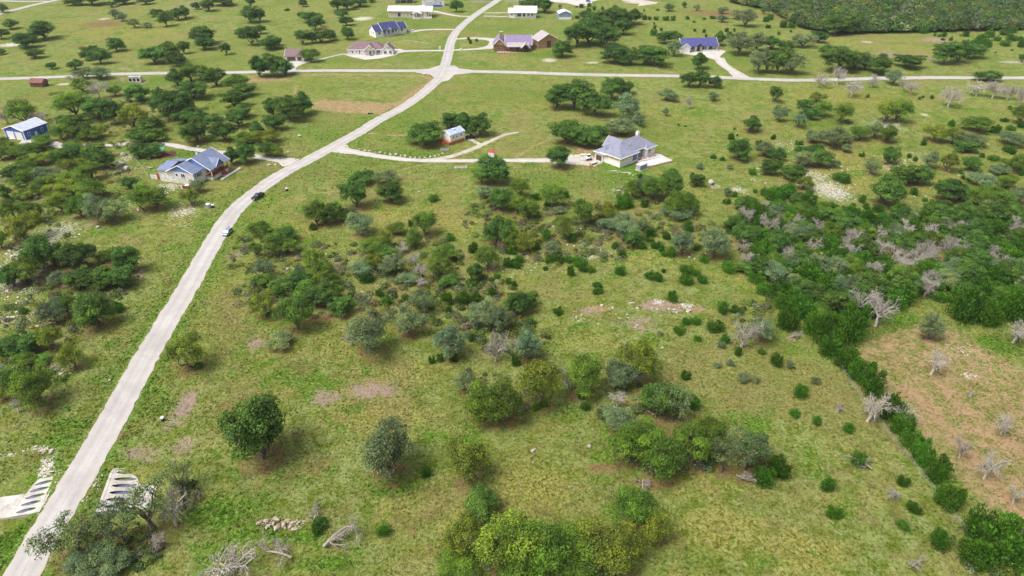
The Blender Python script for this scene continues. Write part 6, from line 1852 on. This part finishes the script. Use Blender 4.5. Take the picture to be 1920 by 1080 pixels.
for q in range(4):
    me = rock_mesh(950 + q); me.materials.append(M_PINKSTONE); PROCKS.append(me)
def boulder(i, px, py, wpx, label, group=None, pool=ROCKS, hz=1.0):
    x, y, ppm, al = view_at(px, py)
    o = link("boulder", pool[i % len(pool)])
    s = wpx / ppm
    o.location = (x, y, zat(x, y) + s * 0.18 * hz)
    o.scale = (s, s, s * hz) if pool is ROCKS else (s * R.uniform(.95, 1.25), s * R.uniform(.6, .85), s * hz * R.uniform(.55, .85))
    o.rotation_euler = (R.uniform(-.15, .15), R.uniform(-.15, .15), R.uniform(0, 6.28))
    return tag(o, label, 'rock', group)
ROWB = [(205, 178, 6), (262, 187, 5), (318, 193, 6), (383, 205, 4), (435, 212, 7), (493, 220, 6), (552, 228, 6), (612, 232, 7.5), (665, 242, 5), (720, 250, 7), (778, 257, 5), (830, 264, 6), (883, 266, 5), (942, 266, 5), (1003, 260, 6), (1055, 245, 5), (1098, 237, 5), (1140, 222, 5)]
NUM = ['first', 'second', 'third', 'fourth', 'fifth', 'sixth', 'seventh', 'eighth', 'ninth', 'tenth', 'eleventh', 'twelfth', 'thirteenth', 'fourteenth', 'fifteenth', 'sixteenth', 'seventeenth', 'eighteenth']
for i, (a, b, w) in enumerate(ROWB):
    boulder(i, 640 + a / 6, 250 + b / 6 + 1, w, f"white boulder lining the concrete driveway, {NUM[i]} from the left", "boulders lining the driveway", hz=1.2)
for i, (px, py, w, lab) in enumerate([
        (228, 312, 14, 'largest pale boulder on the lawn left of the blue gabled house'), (239, 321, 14, 'flat pale boulder below the largest one left of the blue gabled house'), (219, 306, 7, 'small pale boulder above the largest one left of the blue house'),
        (233, 293, 14, 'low pale ledge rock left of the red playset bed'), (281, 300, 6, 'small white boulder in front of the red playset bed'), (283, 318, 7, 'white boulder on the lawn behind the blue gabled house'), (272, 311, 5, 'small white boulder between the playset and the pale rocks'),
        (185, 430, 10, 'grey-white boulder beside the pinkish bare spot below the thicket'), (261, 397, 7, 'flat white rock left of the twin elms below the blue house'), (562, 256, 8, 'white boulder in the grass left of the curving road'), (574, 238, 4, 'small white rock left of the curving road above the boulder'),
        (372, 277, 6, 'white boulder under the oak beyond the blue house drive'), (540, 510, 9, 'pale grey boulder left of a pair in the dry grass'), (552, 510, 7, 'pale grey boulder right of a pair in the dry grass'), (786, 361, 5, 'small white rock above the lone juniper in the open field'),
        (1160, 357, 7, 'white rock in front of the grey-roofed house among green grass'), (1333, 343, 15, 'long white boulder right of the grey-roofed house'), (1336, 350, 6, 'small white rock under the long white boulder'), (208, 717, 6, 'small white rock beside the road above the bright weeds'),
        (1291, 584, 10, 'white boulder at the right end of the red soil patch'), (1183, 570, 8, 'white boulder at the left end of the red soil patch'), (1128, 575, 8, 'white boulder above the left strip of red soil'), (1268, 587, 6, 'small white rock under the red soil patch'), (1242, 653, 5, 'small white rock in open grass right of the olive-topped elm'),
        (1170, 646, 9, 'pale flat rock behind the olive-topped elm'), (1000, 848, 9, 'small grey-pink rock in the open grass below the grove'), (1105, 840, 9, 'small pink rock in the grass left of the grove'), (105, 698, 10, 'white rock among the scrub left of the road'), (130, 690, 8, 'white rock in the scrub nearer the road'),
        (505, 311, 7, 'white rock left of the driveway mouth'), (517, 310, 6, 'white rock right beside the driveway mouth'), (541, 287, 7, 'white boulder under the oaks above the driveway mouth')]):
    boulder(i + 3, px, py + 1, w, lab)
HEAP = [(489, 984, 13), (500, 981, 16), (503, 991, 14), (520, 978, 15), (523, 994, 17), (533, 988, 13), (549, 986, 12), (554, 996, 12), (542, 980, 9), (562, 984, 11), (599, 987, 10), (571, 982, 8), (513, 986, 10), (545, 992, 10)]
HL = ['broken pink-white block at the left end of the rubble heap', 'large broken block second from the left in the rubble heap', 'flat block under the large one at the left of the rubble heap', 'upright pointed slab in the rubble heap',
      'widest block at the front of the rubble heap', 'broken block just right of the widest rubble block', 'small pale block in the middle of the rubble heap', 'long pale block at the lower right of the rubble heap',
      'small broken stone at the back of the rubble heap', 'broken stone near the right end of the rubble heap', 'single broken stone lying right of the rubble heap', 'small stone at the right tip of the rubble heap', 'small stone between the big blocks of the rubble heap', 'small stone beside the long block in the rubble heap']
for i, (px, py, w) in enumerate(HEAP):
    boulder(i, px, py, w, HL[i], "broken stones of the rubble heap", PROCKS, 1.5 if i == 3 else 1.1)

def scatter(name, spots, smin, smax, label, seed, pool=ROCKS, m=M_STONE):
    """loose stones too many and too small to count"""
    r = np.random.default_rng(seed)
    base = []
    for me in pool:
        v = np.empty(len(me.vertices) * 3); me.vertices.foreach_get("co", v)
        f = np.array([p.vertices[:] for p in me.polygons])
        base.append((v.reshape(-1, 3), f))
    VV, FF, o = [], [], 0
    for px, py, rx, ry, n in spots:
        for _ in range(n):
            a, q = r.uniform(0, 6.28), math.sqrt(r.uniform())
            x, y = G(px + rx * q * math.cos(a), py + ry * q * math.sin(a))
            if float(dist_poly(np.array([x]), np.array([y]), MAINC)[0]) < 3.6:
                continue
            s = smin + (smax - smin) * r.uniform() ** 2.5
            v, f = base[r.integers(len(base))]
            c, sn = math.cos(a), math.sin(a)
            w = v * s * (1, 1, 0.75)
            w = np.stack([w[:, 0] * c - w[:, 1] * sn, w[:, 0] * sn + w[:, 1] * c, w[:, 2]], 1) + (x, y, zat(x, y) + s * 0.06)
            VV.append(w); FF.append(f + o); o += len(v)
    ob = link(name, raw_mesh(name, np.concatenate(VV), np.concatenate(FF), m))
    ob["label"] = label; ob["category"] = "stones"
    return struct(ob, "stuff")
scatter("limestone_rubble", [(110, 440, 45, 28, 90), (60, 480, 50, 40, 150), (30, 530, 40, 40, 100), (10, 335, 20, 30, 35), (40, 600, 45, 18, 50), (90, 690, 60, 22, 40), (320, 355, 30, 14, 40), (345, 400, 35, 16, 40), (235, 385, 25, 14, 25), (230, 322, 30, 10, 25),
                            (88, 866, 12, 14, 16), (75, 845, 40, 8, 14)], 0.25, 1.2, "pale limestone rubble scattered through the scrub left of the road", 31)
scatter("limestone_rubble", [(1560, 355, 60, 32, 130), (1530, 325, 50, 28, 70), (1480, 275, 45, 14, 50), (1660, 238, 40, 16, 70), (1720, 300, 60, 14, 50), (1620, 310, 60, 30, 50), (1840, 280, 40, 12, 30), (1385, 355, 25, 10, 35), (1440, 330, 40, 25, 40), (1760, 330, 90, 40, 50)], 0.25, 1.1,
        "pale limestone rubble scattered over the stony slope at right", 32)
scatter("limestone_rubble", [(620, 490, 40, 12, 22), (870, 530, 40, 18, 30), (950, 500, 60, 25, 50), (1010, 480, 50, 20, 40), (1115, 475, 40, 14, 45), (1080, 430, 70, 35, 45), (1150, 350, 60, 14, 18), (1240, 575, 60, 14, 60), (1130, 590, 60, 20, 30), (650, 520, 40, 14, 15), (540, 400, 40, 10, 12), (1300, 480, 30, 12, 14), (700, 560, 60, 20, 14), (1200, 600, 60, 25, 20)], 0.22, 1.0,
        "pale stones scattered through the central thicket and clearing", 33)
scatter("heap_rubble", [(530, 985, 42, 9, 130)], 0.2, 0.6, "small broken stones filling the rubble heap at bottom", 34, PROCKS, M_PINKSTONE)
scatter("culvert_riprap", [(86, 940, 8, 30, 60), (110, 895, 8, 18, 40), (180, 900, 14, 22, 60), (165, 920, 6, 25, 30)], 0.15, 0.5, "loose pale riprap along the road edge by the culverts", 35)

# ------------------------------------------------------------------ dead wood on the ground
def fallen(name, label, px, py, ang, s, seed):
    r = np.random.default_rng(seed)
    x, y = G(px, py)
    t = thing(name, label, "fallen tree", (x, y, zat(x, y)), ang)
    tk, tw = Tubes(6), Tubes(3)
    root = np.array([0, 0, .5]); end = np.array([5.5, .6, 1.6]) * s
    p = bend(root, end, r, .06, 6); tk.path(p, np.linspace(.34, .16, 6) * s)
    for k in range(7):
        b = p[1 + k % 5]
        d = unit(np.array([r.uniform(-.2, 1.0), r.uniform(-1, 1), r.uniform(-.1, .55)]))
        e = b + d * r.uniform(2, 3.8) * s; e[2] = max(.15, e[2])
        p1 = bend(b, e, r, .12, 5); tw.path(p1, np.linspace(.15, .06, 5) * s)
        for j in range(9):
            c = p1[r.integers(1, 5)]; e2 = c + unit(d + r.normal(size=3) * .8 + (0, 0, -.15)) * r.uniform(.7, 1.7) * s; e2[2] = max(.08, e2[2])
            p2 = bend(c, e2, r, .15, 4); tw.path(p2, np.linspace(.05, .02, 4) * s)
            for q in range(8):
                f = p2[r.integers(1, 4)]; e3 = f + unit(r.normal(size=3) + (e2 - c) * .6) * r.uniform(.3, .9) * s; e3[2] = max(.05, e3[2])
                tw.path([f, e3], [.022, .012])
    a = link("trunk", raw_mesh("trunk", *tk.arrays(), M_DEAD), t); a.color = (.7, .66, .64, 1)
    b = link("branches", raw_mesh("branches", *tw.arrays(), M_DEAD), t); b.color = (.82, .78, .77, 1)
fallen("fallen_tree", "fallen bare grey tree with sprawling branches right of the rubble heap", 608, 1032, math.radians(35), 1.0, 71)
fallen("fallen_tree", "arched bare fallen limb near the bottom edge left of the fallen tree", 548, 1052, math.radians(165), .8, 72)
for i, (px, py, s, lab) in enumerate([(1480, 634, .35, 'small reddish brush pile left of the juniper row'), (1570, 778, .28, 'small brush pile beside the boundary fence'), (1632, 885, .42, 'long grey brush pile below a juniper near the fence'), (1685, 935, .34, 'grey brush pile between two junipers near the fence'),
                                      (1205, 905, .4, 'pale brush pile in front of the grove'), (1380, 895, .35, 'pale brush pile beside the juniper at the grove edge'), (893, 1035, .42, 'grey brush pile at the foot of the yellow elm'), (590, 982, .34, 'dark brush pile right of the rubble heap'), (1170, 1045, .34, 'grey brush pile under the bottom-edge grove'), (1720, 1060, .3, 'grey brush pile near the bottom right corner')]):
    fallen("brush_pile", lab, px, py, i * 1.1, s * 1.25, 80 + i)
# stump in the orchard plot
x, y = G(1817, 748)
st = thing("tree_stump", "short grey broken stump in the ploughed orchard plot", "stump", (x, y, zat(x, y)), 0)
for nm, pts in (("trunk", [((0, 0, -.3), (.05, 0, 1.3), .42, .34)]), ("limb", [((0, 0, 1.2), (-.35, .1, 1.9), .22, .15)]), ("limb", [((.05, 0, 1.2), (.4, -.1, 1.8), .2, .12)])):
    m_ = MB()
    for a, b, r0, r1 in pts:
        m_.tube(a, b, r0, r1, 8)
    o = m_.obj(nm, M_DEAD, st); o.color = (.6, .58, .58, 1)

# ------------------------------------------------------------------ air
hz = MB().box(-8000, 8000, -500, 3100, -4, 103).obj("haze", None)
hz.data.materials.clear()
t = NT("haze_air")
pv = t.n("ShaderNodeVolumePrincipled")
pv.inputs['Color'].default_value = (.86, .92, 1.0, 1)
pv.inputs['Density'].default_value = 0.00008
pv.inputs['Anisotropy'].default_value = 0.2
t.l(pv.outputs[0], t.out.inputs['Volume'])
hz.data.materials.append(t.m)
hz["label"] = "thin pale summer haze"
hz["category"] = "haze"
struct(hz, "stuff")
